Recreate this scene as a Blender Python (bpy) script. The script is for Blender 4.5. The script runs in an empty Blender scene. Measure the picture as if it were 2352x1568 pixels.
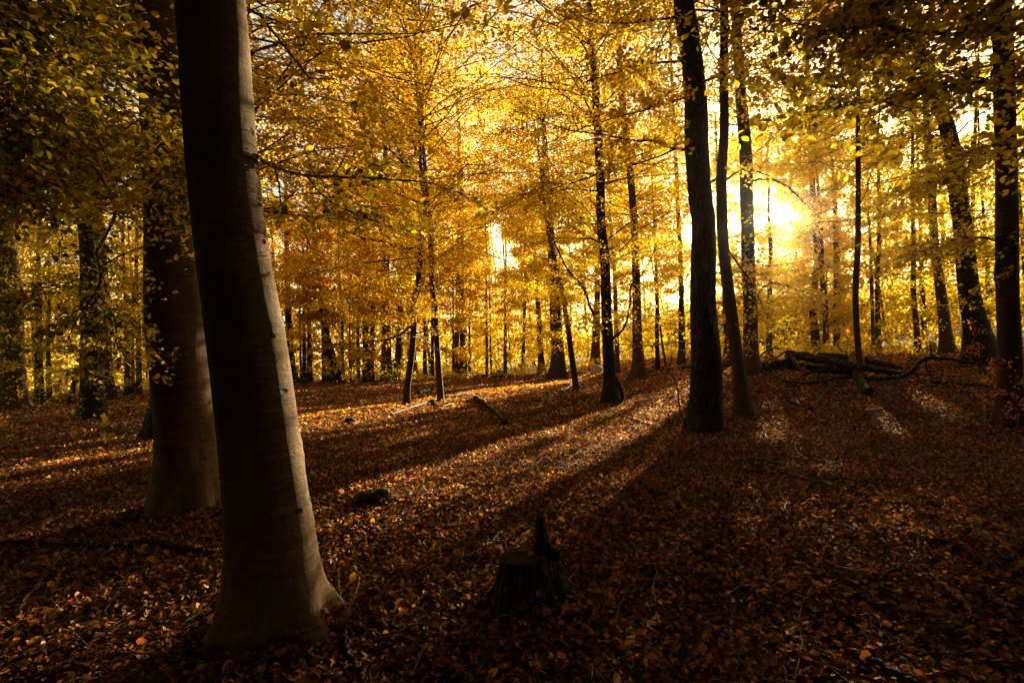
import bpy, math
import numpy as np
from mathutils import Vector, Matrix

S = bpy.context.scene
COL = S.collection
PI = math.pi

# ------------------------------------------------------------------ camera
FPX = 1307.0                       # focal length in the photograph's 2352-pixel width
CAM = np.array([0.0, 0.0, 1.5])
PITCH, ROLL = math.radians(1.6), math.radians(2.0)
FW = np.array([0, math.cos(PITCH), math.sin(PITCH)])
_r0 = np.array([1.0, 0, 0]); _u0 = np.array([0, -math.sin(PITCH), math.cos(PITCH)])
RT = _r0 * math.cos(ROLL) - _u0 * math.sin(ROLL)
UP = _u0 * math.cos(ROLL) + _r0 * math.sin(ROLL)
cd = bpy.data.cameras.new("camera"); cam = bpy.data.objects.new("camera", cd); COL.objects.link(cam)
cam.matrix_world = Matrix(((RT[0], UP[0], -FW[0], CAM[0]), (RT[1], UP[1], -FW[1], CAM[1]),
                           (RT[2], UP[2], -FW[2], CAM[2]), (0, 0, 0, 1)))
cd.sensor_width = 36; cd.lens = 36 * FPX / 2352; cd.clip_end = 2000; cd.clip_start = 0.05
S.camera = cam

# ------------------------------------------------------------------ sky, sun, exposure
SUN_PX = (1790, 488)
def ray(px, py):
    return FW + RT * ((px - 1176) / FPX) + UP * ((784 - py) / FPX)
SD = ray(*SUN_PX); SD = SD / np.linalg.norm(SD)          # towards the sun
EL = math.asin(SD[2]); AZ = math.atan2(SD[0], SD[1])
W = bpy.data.worlds.new("World"); S.world = W; W.use_nodes = True
nt = W.node_tree; bg = nt.nodes["Background"]
sky = nt.nodes.new("ShaderNodeTexSky"); sky.sky_type = 'NISHITA'; sky.sun_disc = False
sky.sun_elevation = EL; sky.sun_rotation = AZ; sky.dust_density = 0.9; sky.ozone_density = 0.3; sky.air_density = 0.8
warm = nt.nodes.new("ShaderNodeMix"); warm.data_type = 'RGBA'; warm.blend_type = 'MULTIPLY'; warm.inputs[0].default_value = 1
warm.inputs[7].default_value = (1.0, .77, .46, 1)
nt.links.new(sky.outputs[0], warm.inputs[6]); nt.links.new(warm.outputs[2], bg.inputs[0]); bg.inputs[1].default_value = 0.05
sl = bpy.data.lights.new("sunlight", 'SUN'); sl.energy = 5.0; sl.angle = math.radians(0.5); sl.color = (1.0, 0.78, 0.50)
so = bpy.data.objects.new("sunlight", sl); COL.objects.link(so)
so.rotation_euler = Vector(SD).to_track_quat('Z', 'Y').to_euler(); so.location = Vector(SD * 60)
S.view_settings.view_transform = 'Standard'; S.view_settings.look = 'None'
S.view_settings.exposure = 3.2; S.view_settings.gamma = 1.0; S.view_settings.use_curve_mapping = False
cy = S.cycles
cy.max_bounces = 9; cy.diffuse_bounces = 4; cy.transmission_bounces = 7; cy.glossy_bounces = 2; cy.volume_bounces = 0
cy.sample_clamp_indirect = 6.0; cy.use_denoising = True

# ------------------------------------------------------------------ terrain
def sst(a, b, x):
    t = np.clip((x - a) / (b - a), 0, 1); return t * t * (3 - 2 * t)
def H(x, y):
    x = np.asarray(x, float); y = np.asarray(y, float)
    z = 0.07 * np.sin(x * .35 + 1.1) * np.sin(y * .31 + .4) + 0.035 * np.sin(x * .9 + y * .5) * np.sin(y * .8 - x * .3 + 2)
    z = z * sst(1.5, 9, np.hypot(x, y))
    z = z + 0.9 * sst(9, 22, y) * sst(3, 10, x)
    z = z + 9.0 * sst(32, 85, y) * sst(8, 34, x)
    z = z + 0.012 * np.sin(x * 3.1 + y * 1.3) * np.sin(y * 3.7 - x * .9) + 0.006 * np.sin(x * 7.3 + 1) * np.sin(y * 8.1 + .3 * x)
    return z
def un(px, py, d):
    return CAM + ray(px, py) * d
_T = 1.2 * (1.0025 ** np.arange(2000))
def gd(px, py):
    """depth at which the sight line through a photo pixel meets the ground"""
    r = ray(px, py); P = CAM[None] + r[None] * _T[:, None]
    below = np.nonzero(P[:, 2] < H(P[:, 0], P[:, 1]))[0]
    return float(_T[below[0]]) if len(below) else 60.0
def gp(px, py):
    p = un(px, py, gd(px, py)); p[2] = float(H(p[0], p[1])); return p

# ------------------------------------------------------------------ materials
def newmat(name):
    m = bpy.data.materials.new(name); m.use_nodes = True
    t = m.node_tree; t.nodes.clear()
    return m, t, t.nodes.new("ShaderNodeOutputMaterial")
def ramp(t, stops, inp):
    r = t.nodes.new("ShaderNodeValToRGB"); e = r.color_ramp.elements
    e[0].position, e[0].color = stops[0][0], (*stops[0][1], 1)
    e[1].position, e[1].color = stops[-1][0], (*stops[-1][1], 1)
    for p, c in stops[1:-1]:
        k = e.new(p); k.color = (*c, 1)
    t.links.new(inp, r.inputs[0]); return r.outputs[0]
def noise(t, scale, detail=4, stretch=None, rough=.55, coord='Object'):
    tc = t.nodes.new("ShaderNodeTexCoord"); src = tc.outputs[coord]
    if stretch:
        mp = t.nodes.new("ShaderNodeMapping"); mp.inputs['Scale'].default_value = stretch
        t.links.new(src, mp.inputs[0]); src = mp.outputs[0]
    n = t.nodes.new("ShaderNodeTexNoise"); n.inputs['Scale'].default_value = scale
    n.inputs['Detail'].default_value = detail; n.inputs['Roughness'].default_value = rough
    t.links.new(src, n.inputs['Vector']); return n.outputs[0]
def mixc(t, f, a, b, mode='MIX'):
    m = t.nodes.new("ShaderNodeMix"); m.data_type = 'RGBA'; m.blend_type = mode
    for s, v in ((m.inputs[0], f), (m.inputs[6], a), (m.inputs[7], b)):
        if hasattr(v, 'is_linked'): t.links.new(v, s)
        elif isinstance(v, tuple): s.default_value = (*v, 1)
        else: s.default_value = v
    return m.outputs[2]
def bump(t, h, strength, dist, prev=None):
    b = t.nodes.new("ShaderNodeBump"); b.inputs['Strength'].default_value = strength; b.inputs['Distance'].default_value = dist
    t.links.new(h, b.inputs['Height'])
    if prev: t.links.new(prev, b.inputs['Normal'])
    return b.outputs[0]
def principled(t, out, col, rough, nrm=None, spec=.06):
    p = t.nodes.new("ShaderNodeBsdfPrincipled"); p.inputs['Roughness'].default_value = rough
    p.inputs['Specular IOR Level'].default_value = spec
    if hasattr(col, 'is_linked'): t.links.new(col, p.inputs['Base Color'])
    else: p.inputs['Base Color'].default_value = (*col, 1)
    if nrm: t.links.new(nrm, p.inputs['Normal'])
    t.links.new(p.outputs[0], out.inputs[0]); return p

def leaf_material(name, stops, trans, gloss, rough=.45):
    m, t, o = newmat(name)
    a = t.nodes.new("ShaderNodeAttribute"); a.attribute_name = "tint"
    c = ramp(t, stops, a.outputs['Fac'])
    d = t.nodes.new("ShaderNodeBsdfDiffuse"); tr = t.nodes.new("ShaderNodeBsdfTranslucent")
    g = t.nodes.new("ShaderNodeBsdfGlossy"); g.inputs['Roughness'].default_value = rough
    g.inputs['Color'].default_value = (.9, .58, .32, 1)
    t.links.new(c, d.inputs[0]); t.links.new(c, tr.inputs[0])
    x = t.nodes.new("ShaderNodeMixShader"); x.inputs[0].default_value = trans
    t.links.new(d.outputs[0], x.inputs[1]); t.links.new(tr.outputs[0], x.inputs[2])
    y = t.nodes.new("ShaderNodeMixShader"); y.inputs[0].default_value = gloss
    t.links.new(x.outputs[0], y.inputs[1]); t.links.new(g.outputs[0], y.inputs[2])
    t.links.new(y.outputs[0], o.inputs[0]); return m
LEAF = leaf_material("autumn_leaf", [(0, (.085, .09, .01)), (.1, (.25, .20, .013)), (.24, (.60, .45, .018)), (.45, (.88, .635, .026)),
                                     (.68, (.88, .54, .022)), (.85, (.66, .22, .014)), (1, (.26, .07, .012))], .62, .03)
LITTER = leaf_material("fallen_leaf", [(0, (.02, .010, .006)), (.3, (.065, .028, .012)), (.55, (.175, .068, .022)),
                                       (.75, (.44, .19, .05)), (.87, (.50, .10, .012)), (1, (.66, .36, .02))], .45, .05, .5)

BLOCKLEAF = leaf_material("sky_blocker_leaf", [(0, (.05, .055, .012)), (.5, (.13, .105, .02)), (1, (.20, .11, .028))], .3, .02)  # dark leaf for the added trees behind the camera, to cut fill light
def bark_beech(name, q):
    m, t, o = newmat(name)
    n1 = noise(t, 1.6, 6, (1, 1, .8), .6); n2 = noise(t, 4, 7, (1, 1, 9), .7); n3 = noise(t, 30, 5, (1, 1, .45), .65)
    n4 = noise(t, 34, 4, (1, 1, 2.6), .75); n5 = noise(t, 7, 6, (1, 1, .5), .7)
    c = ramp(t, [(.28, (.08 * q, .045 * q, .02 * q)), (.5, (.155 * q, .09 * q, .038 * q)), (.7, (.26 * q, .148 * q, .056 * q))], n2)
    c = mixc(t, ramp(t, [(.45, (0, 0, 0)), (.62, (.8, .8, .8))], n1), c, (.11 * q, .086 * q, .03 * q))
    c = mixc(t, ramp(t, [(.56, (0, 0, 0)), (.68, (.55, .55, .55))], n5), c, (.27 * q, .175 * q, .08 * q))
    c = mixc(t, .55, c, ramp(t, [(.3, (.46, .38, .30)), (.58, (1, 1, 1))], n3), 'MULTIPLY')
    c = mixc(t, .8, c, ramp(t, [(.34, (.2, .16, .13)), (.45, (1, 1, 1))], n4), 'MULTIPLY')
    tc = t.nodes.new("ShaderNodeTexCoord"); mp = t.nodes.new("ShaderNodeMapping"); mp.inputs['Scale'].default_value = (1, 1, 1.9)
    t.links.new(tc.outputs['Object'], mp.inputs[0]); v = t.nodes.new("ShaderNodeTexVoronoi"); v.inputs['Scale'].default_value = 3.1
    t.links.new(mp.outputs[0], v.inputs['Vector'])
    eye = ramp(t, [(.05, (.12, .09, .07)), (.11, (1, 1, 1))], v.outputs['Distance'])
    c = mixc(t, 1.0, c, eye, 'MULTIPLY')
    b = bump(t, n2, .5, .025); b = bump(t, n3, .4, .012, b); b = bump(t, n4, .45, .008, b); b = bump(t, eye, .7, .02, b)
    principled(t, o, c, .8, b); return m
def bark_rough(name, dark, mid, light):
    m, t, o = newmat(name)
    tc = t.nodes.new("ShaderNodeTexCoord"); mp = t.nodes.new("ShaderNodeMapping"); mp.inputs['Scale'].default_value = (1, 1, .16)
    t.links.new(tc.outputs['Object'], mp.inputs[0])
    nz = noise(t, 3, 3); vm = t.nodes.new("ShaderNodeVectorMath"); vm.operation = 'ADD'
    vs = t.nodes.new("ShaderNodeVectorMath"); vs.operation = 'SCALE'; vs.inputs[3].default_value = .12
    t.links.new(nz, vs.inputs[0]); t.links.new(mp.outputs[0], vm.inputs[0]); t.links.new(vs.outputs[0], vm.inputs[1])
    v = t.nodes.new("ShaderNodeTexVoronoi"); v.feature = 'DISTANCE_TO_EDGE'; v.inputs['Scale'].default_value = 22
    t.links.new(vm.outputs[0], v.inputs['Vector'])
    n2 = noise(t, 14, 6, (1, 1, .4), .65)
    c = ramp(t, [(.0, dark), (.16, mid), (.5, light)], v.outputs['Distance'])
    c = mixc(t, .6, c, ramp(t, [(.3, (.4, .36, .32)), (.65, (1, 1, 1))], n2), 'MULTIPLY')
    h = ramp(t, [(0, (0, 0, 0)), (.3, (1, 1, 1))], v.outputs['Distance'])
    b = bump(t, h, .9, .03); b = bump(t, n2, .4, .015, b)
    principled(t, o, c, .88, b, .08); return m
BEECH = bark_beech("beech_bark", 1.0)
SHADEB = bark_beech("shaded_beech_bark", .5)  # half-tone copy for farther beeches: backlit shade put into the colour
OAK = bark_rough("oak_bark", (.02, .014, .01), (.06, .043, .03), (.115, .083, .055))
PINE = bark_rough("pine_bark", (.03, .016, .01), (.11, .055, .03), (.19, .10, .055))
DEAD = bark_rough("dead_bark", (.018, .012, .008), (.055, .038, .025), (.12, .085, .055))
def twig_mat():
    m, t, o = newmat("twig_bark"); n = noise(t, 20, 3)
    c = ramp(t, [(.35, (.055, .036, .022)), (.65, (.15, .10, .06))], n)
    principled(t, o, c, .75, bump(t, n, .4, .01)); return m
TWIG = twig_mat()
def pale_mat():
    m, t, o = newmat("bare_wood"); n = noise(t, 9, 5, (1, 1, 1))
    c = ramp(t, [(.3, (.06, .038, .02)), (.7, (.17, .11, .06))], n)
    principled(t, o, c, .7, bump(t, n, .4, .01)); return m
PALE = pale_mat()
def cut_mat():
    m, t, o = newmat("cut_wood")
    tc = t.nodes.new("ShaderNodeTexCoord"); w = t.nodes.new("ShaderNodeTexWave"); w.wave_type = 'RINGS'; w.rings_direction = 'Z'
    w.inputs['Scale'].default_value = 14; w.inputs['Distortion'].default_value = 3; w.inputs['Detail'].default_value = 3
    t.links.new(tc.outputs['Object'], w.inputs['Vector'])
    n = noise(t, 7, 5)
    c = ramp(t, [(0, (.03, .021, .013)), (1, (.06, .043, .028))], w.outputs['Fac'])
    c = mixc(t, .6, c, ramp(t, [(.3, (.45, .4, .35)), (.65, (1, 1, 1))], n), 'MULTIPLY')
    principled(t, o, c, .85, bump(t, n, .4, .01)); return m
CUT = cut_mat()
def moss_mat():
    m, t, o = newmat("moss"); n = noise(t, 30, 5)
    c = ramp(t, [(.3, (.018, .024, .004)), (.7, (.10, .115, .014))], n)
    principled(t, o, c, .95, bump(t, n, .9, .03)); return m
MOSS = moss_mat()
def soil_mat():
    m, t, o = newmat("forest_soil")
    n = noise(t, 9, 8, None, .7); n2 = noise(t, .7, 3); v = t.nodes.new("ShaderNodeTexVoronoi"); v.inputs['Scale'].default_value = 14
    tc = t.nodes.new("ShaderNodeTexCoord"); t.links.new(tc.outputs['Object'], v.inputs['Vector'])
    c = ramp(t, [(.3, (.012, .007, .004)), (.5, (.045, .022, .010)), (.7, (.12, .058, .022))], n)
    hs = ramp(t, [(0, (.25, .18, .12)), (.4, (.7, .5, .35)), (.8, (1.2, .75, .45)), (1, (1.6, 1.0, .4))], v.outputs['Color'])
    c = mixc(t, .8, c, hs, 'MULTIPLY')
    b = bump(t, v.outputs['Distance'], .6, .04); b = bump(t, n, .8, .04, b)
    principled(t, o, c, .8, b, .08); return m
SOIL = soil_mat()
def stone_mat():
    m, t, o = newmat("pale_stone"); n = noise(t, 8, 6)
    principled(t, o, ramp(t, [(.3, (.2, .16, .11)), (.7, (.42, .34, .24))], n), .85, bump(t, n, .6, .04)); return m
STONE = stone_mat()

# ------------------------------------------------------------------ mesh helpers
class Geo:
    def __init__(s): s.V, s.Q, s.M, s.T, s.S, s.n = [], [], [], [], [], 0
    def add(s, v, q, mat=0, tint=.5, smooth=True):
        v = np.asarray(v, float).reshape(-1, 3); q = np.asarray(q, int).reshape(-1, 4)
        s.V.append(v); s.Q.append(q + s.n); s.n += len(v)
        s.M.append(np.full(len(q), mat)); s.T.append(np.broadcast_to(np.asarray(tint, float), (len(q),)).copy())
        s.S.append(np.full(len(q), smooth))
    def build(s, name, mats, parent=None, loc=None):
        V = np.concatenate(s.V); Q = np.concatenate(s.Q)
        base = np.zeros(3)
        if parent is not None: base = np.array(parent.get('_b', (0, 0, 0)))
        if loc is not None: base = np.asarray(loc, float)
        me = bpy.data.meshes.new(name)
        me.vertices.add(len(V)); me.vertices.foreach_set("co", (V - base).astype(np.float32).ravel())
        me.loops.add(len(Q) * 4); me.loops.foreach_set("vertex_index", Q.astype(np.int32).ravel())
        me.polygons.add(len(Q)); me.polygons.foreach_set("loop_start", np.arange(0, len(Q) * 4, 4, dtype=np.int32))
        me.polygons.foreach_set("material_index", np.concatenate(s.M).astype(np.int32))
        me.polygons.foreach_set("use_smooth", np.concatenate(s.S).astype(bool))
        for m in mats: me.materials.append(m)
        at = me.attributes.new("tint", 'FLOAT', 'FACE'); at.data.foreach_set("value", np.concatenate(s.T).astype(np.float32))
        me.update(calc_edges=True)
        o = bpy.data.objects.new(name, me); COL.objects.link(o)
        if parent is not None: o.parent = parent; o['_b'] = tuple(float(q) for q in base)
        elif loc is not None: o.location = tuple(base); o['_b'] = tuple(float(q) for q in base)
        return o
def tag(o, label, cat, group=None, kind=None):
    if label: o['label'] = label
    if cat: o['category'] = cat
    if group: o['group'] = group
    if kind: o['kind'] = kind
    return o
def empty(name, loc, label, cat, group=None):
    o = bpy.data.objects.new(name, None); COL.objects.link(o); o.location = tuple(float(q) for q in loc)
    o.empty_display_size = .2; o['_b'] = tuple(float(q) for q in loc)
    return tag(o, label, cat, group)

def resample(P, R, step):
    """smooth curve (Catmull-Rom) through P with radii R, about one point per step"""
    P = np.asarray(P, float); R = np.asarray(R, float)
    if len(P) == 2:
        n = max(2, int(np.linalg.norm(P[1] - P[0]) / step) + 1); t = np.linspace(0, 1, n)[:, None]
        return P[0] * (1 - t) + P[1] * t, R[0] * (1 - t[:, 0]) + R[1] * t[:, 0]
    Q = np.vstack([2 * P[0] - P[1], P, 2 * P[-1] - P[-2]]); oP, oR = [], []
    for i in range(len(P) - 1):
        n = max(1, int(np.linalg.norm(P[i + 1] - P[i]) / step)); t = np.linspace(0, 1, n, endpoint=False)[:, None]
        a, b, c, d = Q[i], Q[i + 1], Q[i + 2], Q[i + 3]
        oP.append(.5 * (2 * b + (c - a) * t + (2 * a - 5 * b + 4 * c - d) * t ** 2 + (3 * b - a - 3 * c + d) * t ** 3))
        oR.append(R[i] * (1 - t[:, 0]) + R[i + 1] * t[:, 0])
    oP.append(P[-1:]); oR.append(R[-1:])
    return np.concatenate(oP), np.concatenate(oR)
def tube(g, P, R, sides=6, mat=0, rough=0., rng=None, prof=None, cap=True, capmat=None):
    """tube through the points P; prof(theta, k) multiplies the radius"""
    P = np.asarray(P, float); R = np.asarray(R, float); n = len(P)
    T = np.gradient(P, axis=0); T /= np.linalg.norm(T, axis=1)[:, None] + 1e-9
    ref = np.array([0, 1.0, 0]) if abs(T[0][1]) < .8 else np.array([1.0, 0, 0])
    A = np.zeros((n, 3)); a = ref - T[0] * T[0].dot(ref); a /= np.linalg.norm(a)
    for i in range(n):
        a = a - T[i] * T[i].dot(a); a /= np.linalg.norm(a) + 1e-9; A[i] = a
    B = np.cross(T, A); th = np.arange(sides) * 2 * PI / sides
    K = np.ones((n, sides))
    if prof is not None: K = prof(th[None, :], np.arange(n)[:, None]) * np.ones((n, sides))
    if rough and rng is not None: K = K * (1 + rng.normal(0, rough, (n, sides)))
    ring = P[:, None] + (A[:, None] * np.cos(th)[None, :, None] + B[:, None] * np.sin(th)[None, :, None]) * (R[:, None] * K)[..., None]
    V = ring.reshape(-1, 3)
    i = np.arange(n - 1)[:, None] * sides; j = np.arange(sides)[None]; k = (j + 1) % sides
    q = np.stack([i + j, i + k, i + sides + k, i + sides + j], -1).reshape(-1, 4)
    g.add(V, q, mat)
    if cap:
        for e, sgn in ((0, -1), (n - 1, 1)):
            r0 = ring[e]; c = r0.mean(0)
            V2 = np.concatenate([r0, c + (r0 - c) * .02 + sgn * T[e] * R[e] * .06]); j = np.arange(sides); k = (j + 1) % sides
            q2 = np.stack([j, k, sides + k, sides + j], -1)
            g.add(V2, q2 if sgn > 0 else q2[:, ::-1], mat if capmat is None else capmat, smooth=False)
    return ring

# --- leaves: openings in the canopy (sky gaps and the shafts that light the ground and the near trunk)
GAPS = [(1790, 488, 30, 1.0), (1150, 580, 48, .9), (1120, 690, 40, .6), (1030, 700, 28, .5), (2225, 282, 36, .95),
        (2245, 125, 18, .9), (1690, 440, 20, .8), (1690, 520, 22, .8), (972, 370, 20, .85), (290, 412, 18, .75),
        (625, 440, 22, .8), (1312, 570, 18, .8), (1588, 545, 18, .85), (2040, 290, 30, .65), (2095, 350, 24, .7), (1930, 470, 24, .7),
        (1880, 420, 20, .7), (600, 30, 26, .5), (800, 50, 26, .5), (700, 190, 18, .6), (1250, 330, 16, .6), (1690, 290, 18, .7),
        (880, 350, 14, .7), (1950, 310, 18, .7), (1470, 330, 16, .6), (1545, 770, 26, .6), (900, 620, 18, .7)]
GDIR = np.array([ray(a, b) / np.linalg.norm(ray(a, b)) for a, b, c, d in GAPS])
GCOS = np.array([math.cos(c / FPX * .8) for a, b, c, d in GAPS]); GPR = np.array([d for a, b, c, d in GAPS])
def G2(px, py): return gp(px, py)
def seg(a, b, r, p): return (np.array(a, float), np.array(b, float), r, p)
BEAMS = []
SAZ = SD[:2] / np.linalg.norm(SD[:2])
def streak(px, py, length, r, p):
    A = gp(px, py); q = A[:2] + SAZ * length; BEAMS.append(seg(A, [q[0], q[1], float(H(*q))], r, p))
for a_ in ((640, 970, 20, 1.25, 1.0), (655, 988, 10, .7, .97), (720, 1225, 3.2, .16, .85), (900, 1110, 5, .33, .82), (1080, 1045, 9, .38, .8), (1180, 1130, 7, .27, .85), (820, 1190, 2.5, .14, .8), (1000, 1150, 4, .2, .85), (1290, 1090, 5, .22, .85), (1370, 1005, 11, .34, .86),
           (1500, 965, 8, .3, .9), (1300, 1010, 9, .2, .8), (-20, 1095, 3.4, .36, 1), (-10, 1045, 3, .26, 1), (120, 1100, 2, .16, .9), (0, 962, 5, .35, .95), (130, 1400, .7, .05, .6), (20, 1548, .8, .06, .7),
           (2060, 985, 1.6, .2, .85), (2090, 900, 4, .5, .8), (690, 1015, 2, .13, .85), (1650, 875, 3, .3, .6), (800, 990, 6, .16, .8)):
    streak(*a_)
_b1 = gp(640, 1440); _b2 = gp(425, 1165)
BEAMS += [seg(_b1 + [.2, 0, .3], _b1 + [.09, 0, 1.2], .13, .86), seg(_b1 + [.06, 0, 1.3], _b1 + [-.02, 0, 2.05], .17, .9), seg(_b1 + [-.1, 0, 2.9], _b1 + [-.2, 0, 3.7], .19, .93),
          seg(_b2 + [.31, 0, .9], _b2 + [.28, 0, 1.7], .09, .75)]
p5 = gp(25, 940); BEAMS.append(seg(p5 + [.4, 0, .3], p5 + [.2, 0, 8], .35, .8))
def keep(P, rng):
    d = P - CAM; r = np.linalg.norm(d, axis=1); d = d / (r[:, None] + 1e-9)
    ok = np.ones(len(P), bool)
    for i in range(len(GAPS)):
        c = d @ GDIR[i]; near = np.nonzero((c > 1 - 3.2 * (1 - GCOS[i])) & (r > 4))[0]
        if not len(near): continue
        ratio = np.sqrt((1 - c[near]) / (1 - GCOS[i])); w = d[near] - GDIR[i]; ph = np.arctan2(w[:, 2], w[:, 0])
        ratio *= 1 + .35 * np.sin(2 * ph + i) + .25 * np.sin(5 * ph + 2 * i)
        ok[near] &= ~(rng.random(len(near)) < GPR[i] * sst(1.35, .55, ratio))
    for A, B, rad, pr in BEAMS:
        # distance between the line P - t*SD and the segment A-B, sampled
        best = np.full(len(P), 9e9)
        ns = max(2, int(np.linalg.norm(B - A) / (rad * 1.1)) + 1)
        for t in np.linspace(0, 1, ns):
            q = A * (1 - t) + B * t; w = P - q; s = w @ SD
            best = np.minimum(best, np.where(s > .3, (w * w).sum(1) - s * s, 9e9))
        ok &= ~((best < rad * rad) & (rng.random(len(P)) < pr))
    return ok
def leaves(g, P, N, D, size, tint, mat, shape):
    """P centres, N normals, D directions of the midrib, size length"""
    D = D - N * (D * N).sum(1)[:, None]; D /= np.linalg.norm(D, axis=1)[:, None] + 1e-9
    Sd = np.cross(N, D); L = size[:, None]; n = len(P)
    if shape == 'full':
        w = .31 * L; up = N * L
        b = P - D * L * .5; e = P + D * L * .52 + up * -.10
        l1 = P - D * L * .22 + Sd * w * .9 + up * .05; l2 = P + D * L * .18 + Sd * w + up * .03
        r1 = P - D * L * .22 - Sd * w * .9 + up * .05; r2 = P + D * L * .18 - Sd * w + up * .03
        V = np.stack([b, l1, l2, e, r2, r1], 1).reshape(-1, 3); i = np.arange(n)[:, None] * 6
        q = np.concatenate([i + np.array([[0, 3, 2, 1]]), i + np.array([[0, 5, 4, 3]])])
        g.add(V, q, mat, np.concatenate([tint, tint]), False)
    else:
        w = .33 * L
        V = np.stack([P - D * L * .5, P - Sd * w + D * L * .06, P + D * L * .5, P + Sd * w + D * L * .06], 1).reshape(-1, 3)
        g.add(V, np.arange(n * 4).reshape(-1, 4), mat, tint, False)
def nrm(a): return a / (np.linalg.norm(a, axis=-1, keepdims=True) + 1e-9)
def spray(g, S0, D0, L, ntw, nlf, size, tmu, rng, shape='quad', wood=True, droop=.22, tilt=.6, tsd=.16, twigs=False, wr=.006, spread=1.):
    """boughs: starts S0, unit directions D0, lengths L; side twigs in flat fans, leaves along the twigs"""
    n = len(S0); t = np.clip(np.linspace(.14, 1, ntw)[None] + rng.normal(0, .04, (n, ntw)), .05, 1.02)
    def at(tt):
        p = S0[:, None] + D0[:, None] * (L[:, None] * tt)[..., None]
        p[..., 2] += L[:, None] * (.06 * tt - droop * tt * tt); return p
    P = at(t); hz = nrm(np.cross(D0, [0, 0, 1.0]))
    sg = np.where((np.arange(ntw)[None] + rng.integers(0, 2, (n, 1))) % 2, 1, -1) * (1 + rng.normal(0, .12, (n, ntw)))
    td = nrm(hz[:, None] * sg[..., None] + D0[:, None] * .75 + rng.normal(0, .16, (n, ntw, 3)))
    tl = L[:, None] * .42 * (1 - .5 * t) * rng.uniform(.6, 1.25, (n, ntw)) * spread
    u = rng.uniform(.05, 1, (n, ntw, nlf))
    C = P[:, :, None] + td[:, :, None] * (tl[..., None] * u)[..., None]
    C[..., 2] -= (tl[..., None] * .22 * u * u)
    size = np.broadcast_to(size, (n,))
    C += rng.normal(0, 1, C.shape) * (size * .55 + .012 * L)[:, None, None, None]
    C = C.reshape(-1, 3)
    td3 = np.broadcast_to(td[:, :, None], (n, ntw, nlf, 3)).reshape(-1, 3)
    tb = np.broadcast_to(rng.normal(tmu, tsd * .5, (n, 1, 1)), (n, ntw, nlf)).reshape(-1)
    m = len(C); N = nrm(np.array([0, 0, 1.0]) + rng.normal(0, tilt, (m, 3)))
    D = nrm(td3 + rng.normal(0, .6, (m, 3)) + np.array([0, 0, -.35]))
    tint = np.clip(tb + rng.normal(0, tsd, m), 0, 1); sz = np.repeat(size, ntw * nlf) * rng.uniform(.65, 1.3, m)
    k = keep(C, rng)
    leaves(g, C[k], N[k], D[k], sz[k], tint[k], 0, shape)
    if wood:
        tt = np.linspace(0, 1, 6)[None] * np.ones((n, 1)); W_ = at(tt)
        W_[:, 1:-1] += rng.normal(0, .02, (n, 4, 3)) * L[:, None, None]
        tubes3(g, W_, wr * L[:, None] * np.linspace(1, .2, 6)[None], 1)
        if twigs:
            A = P; B = P + td * (tl * .55)[..., None]; E = P + td * (tl * .95)[..., None]
            B[..., 2] -= tl * .07; E[..., 2] -= tl * .2
            tubes3(g, np.stack([A, B, E], 2).reshape(-1, 3, 3), (wr * .28 * np.repeat(L, ntw))[:, None] * np.array([[1, .7, .25]]), 1)
def tubes3(g, P, R, mat):
    """many thin three-sided tubes: P (n, k, 3), R (n, k)"""
    n, k, _ = P.shape; T = nrm(np.gradient(P, axis=1)); ref = np.where(np.abs(T[..., 2:3]) < .9, [0, 0, 1.0], [1.0, 0, 0])
    A = nrm(np.cross(T, ref)); B = np.cross(T, A); th = np.arange(3) * 2 * PI / 3
    V = P[:, :, None] + (A[:, :, None] * np.cos(th)[:, None] + B[:, :, None] * np.sin(th)[:, None]) * R[:, :, None, None]
    a = (np.arange(n)[:, None, None] * k + np.arange(k - 1)[None, :, None]) * 3; j = np.arange(3)[None, None]; j2 = (j + 1) % 3
    g.add(V.reshape(-1, 3), np.stack([a + j, a + j2, a + 3 + j2, a + 3 + j], -1).reshape(-1, 4), mat)

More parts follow.
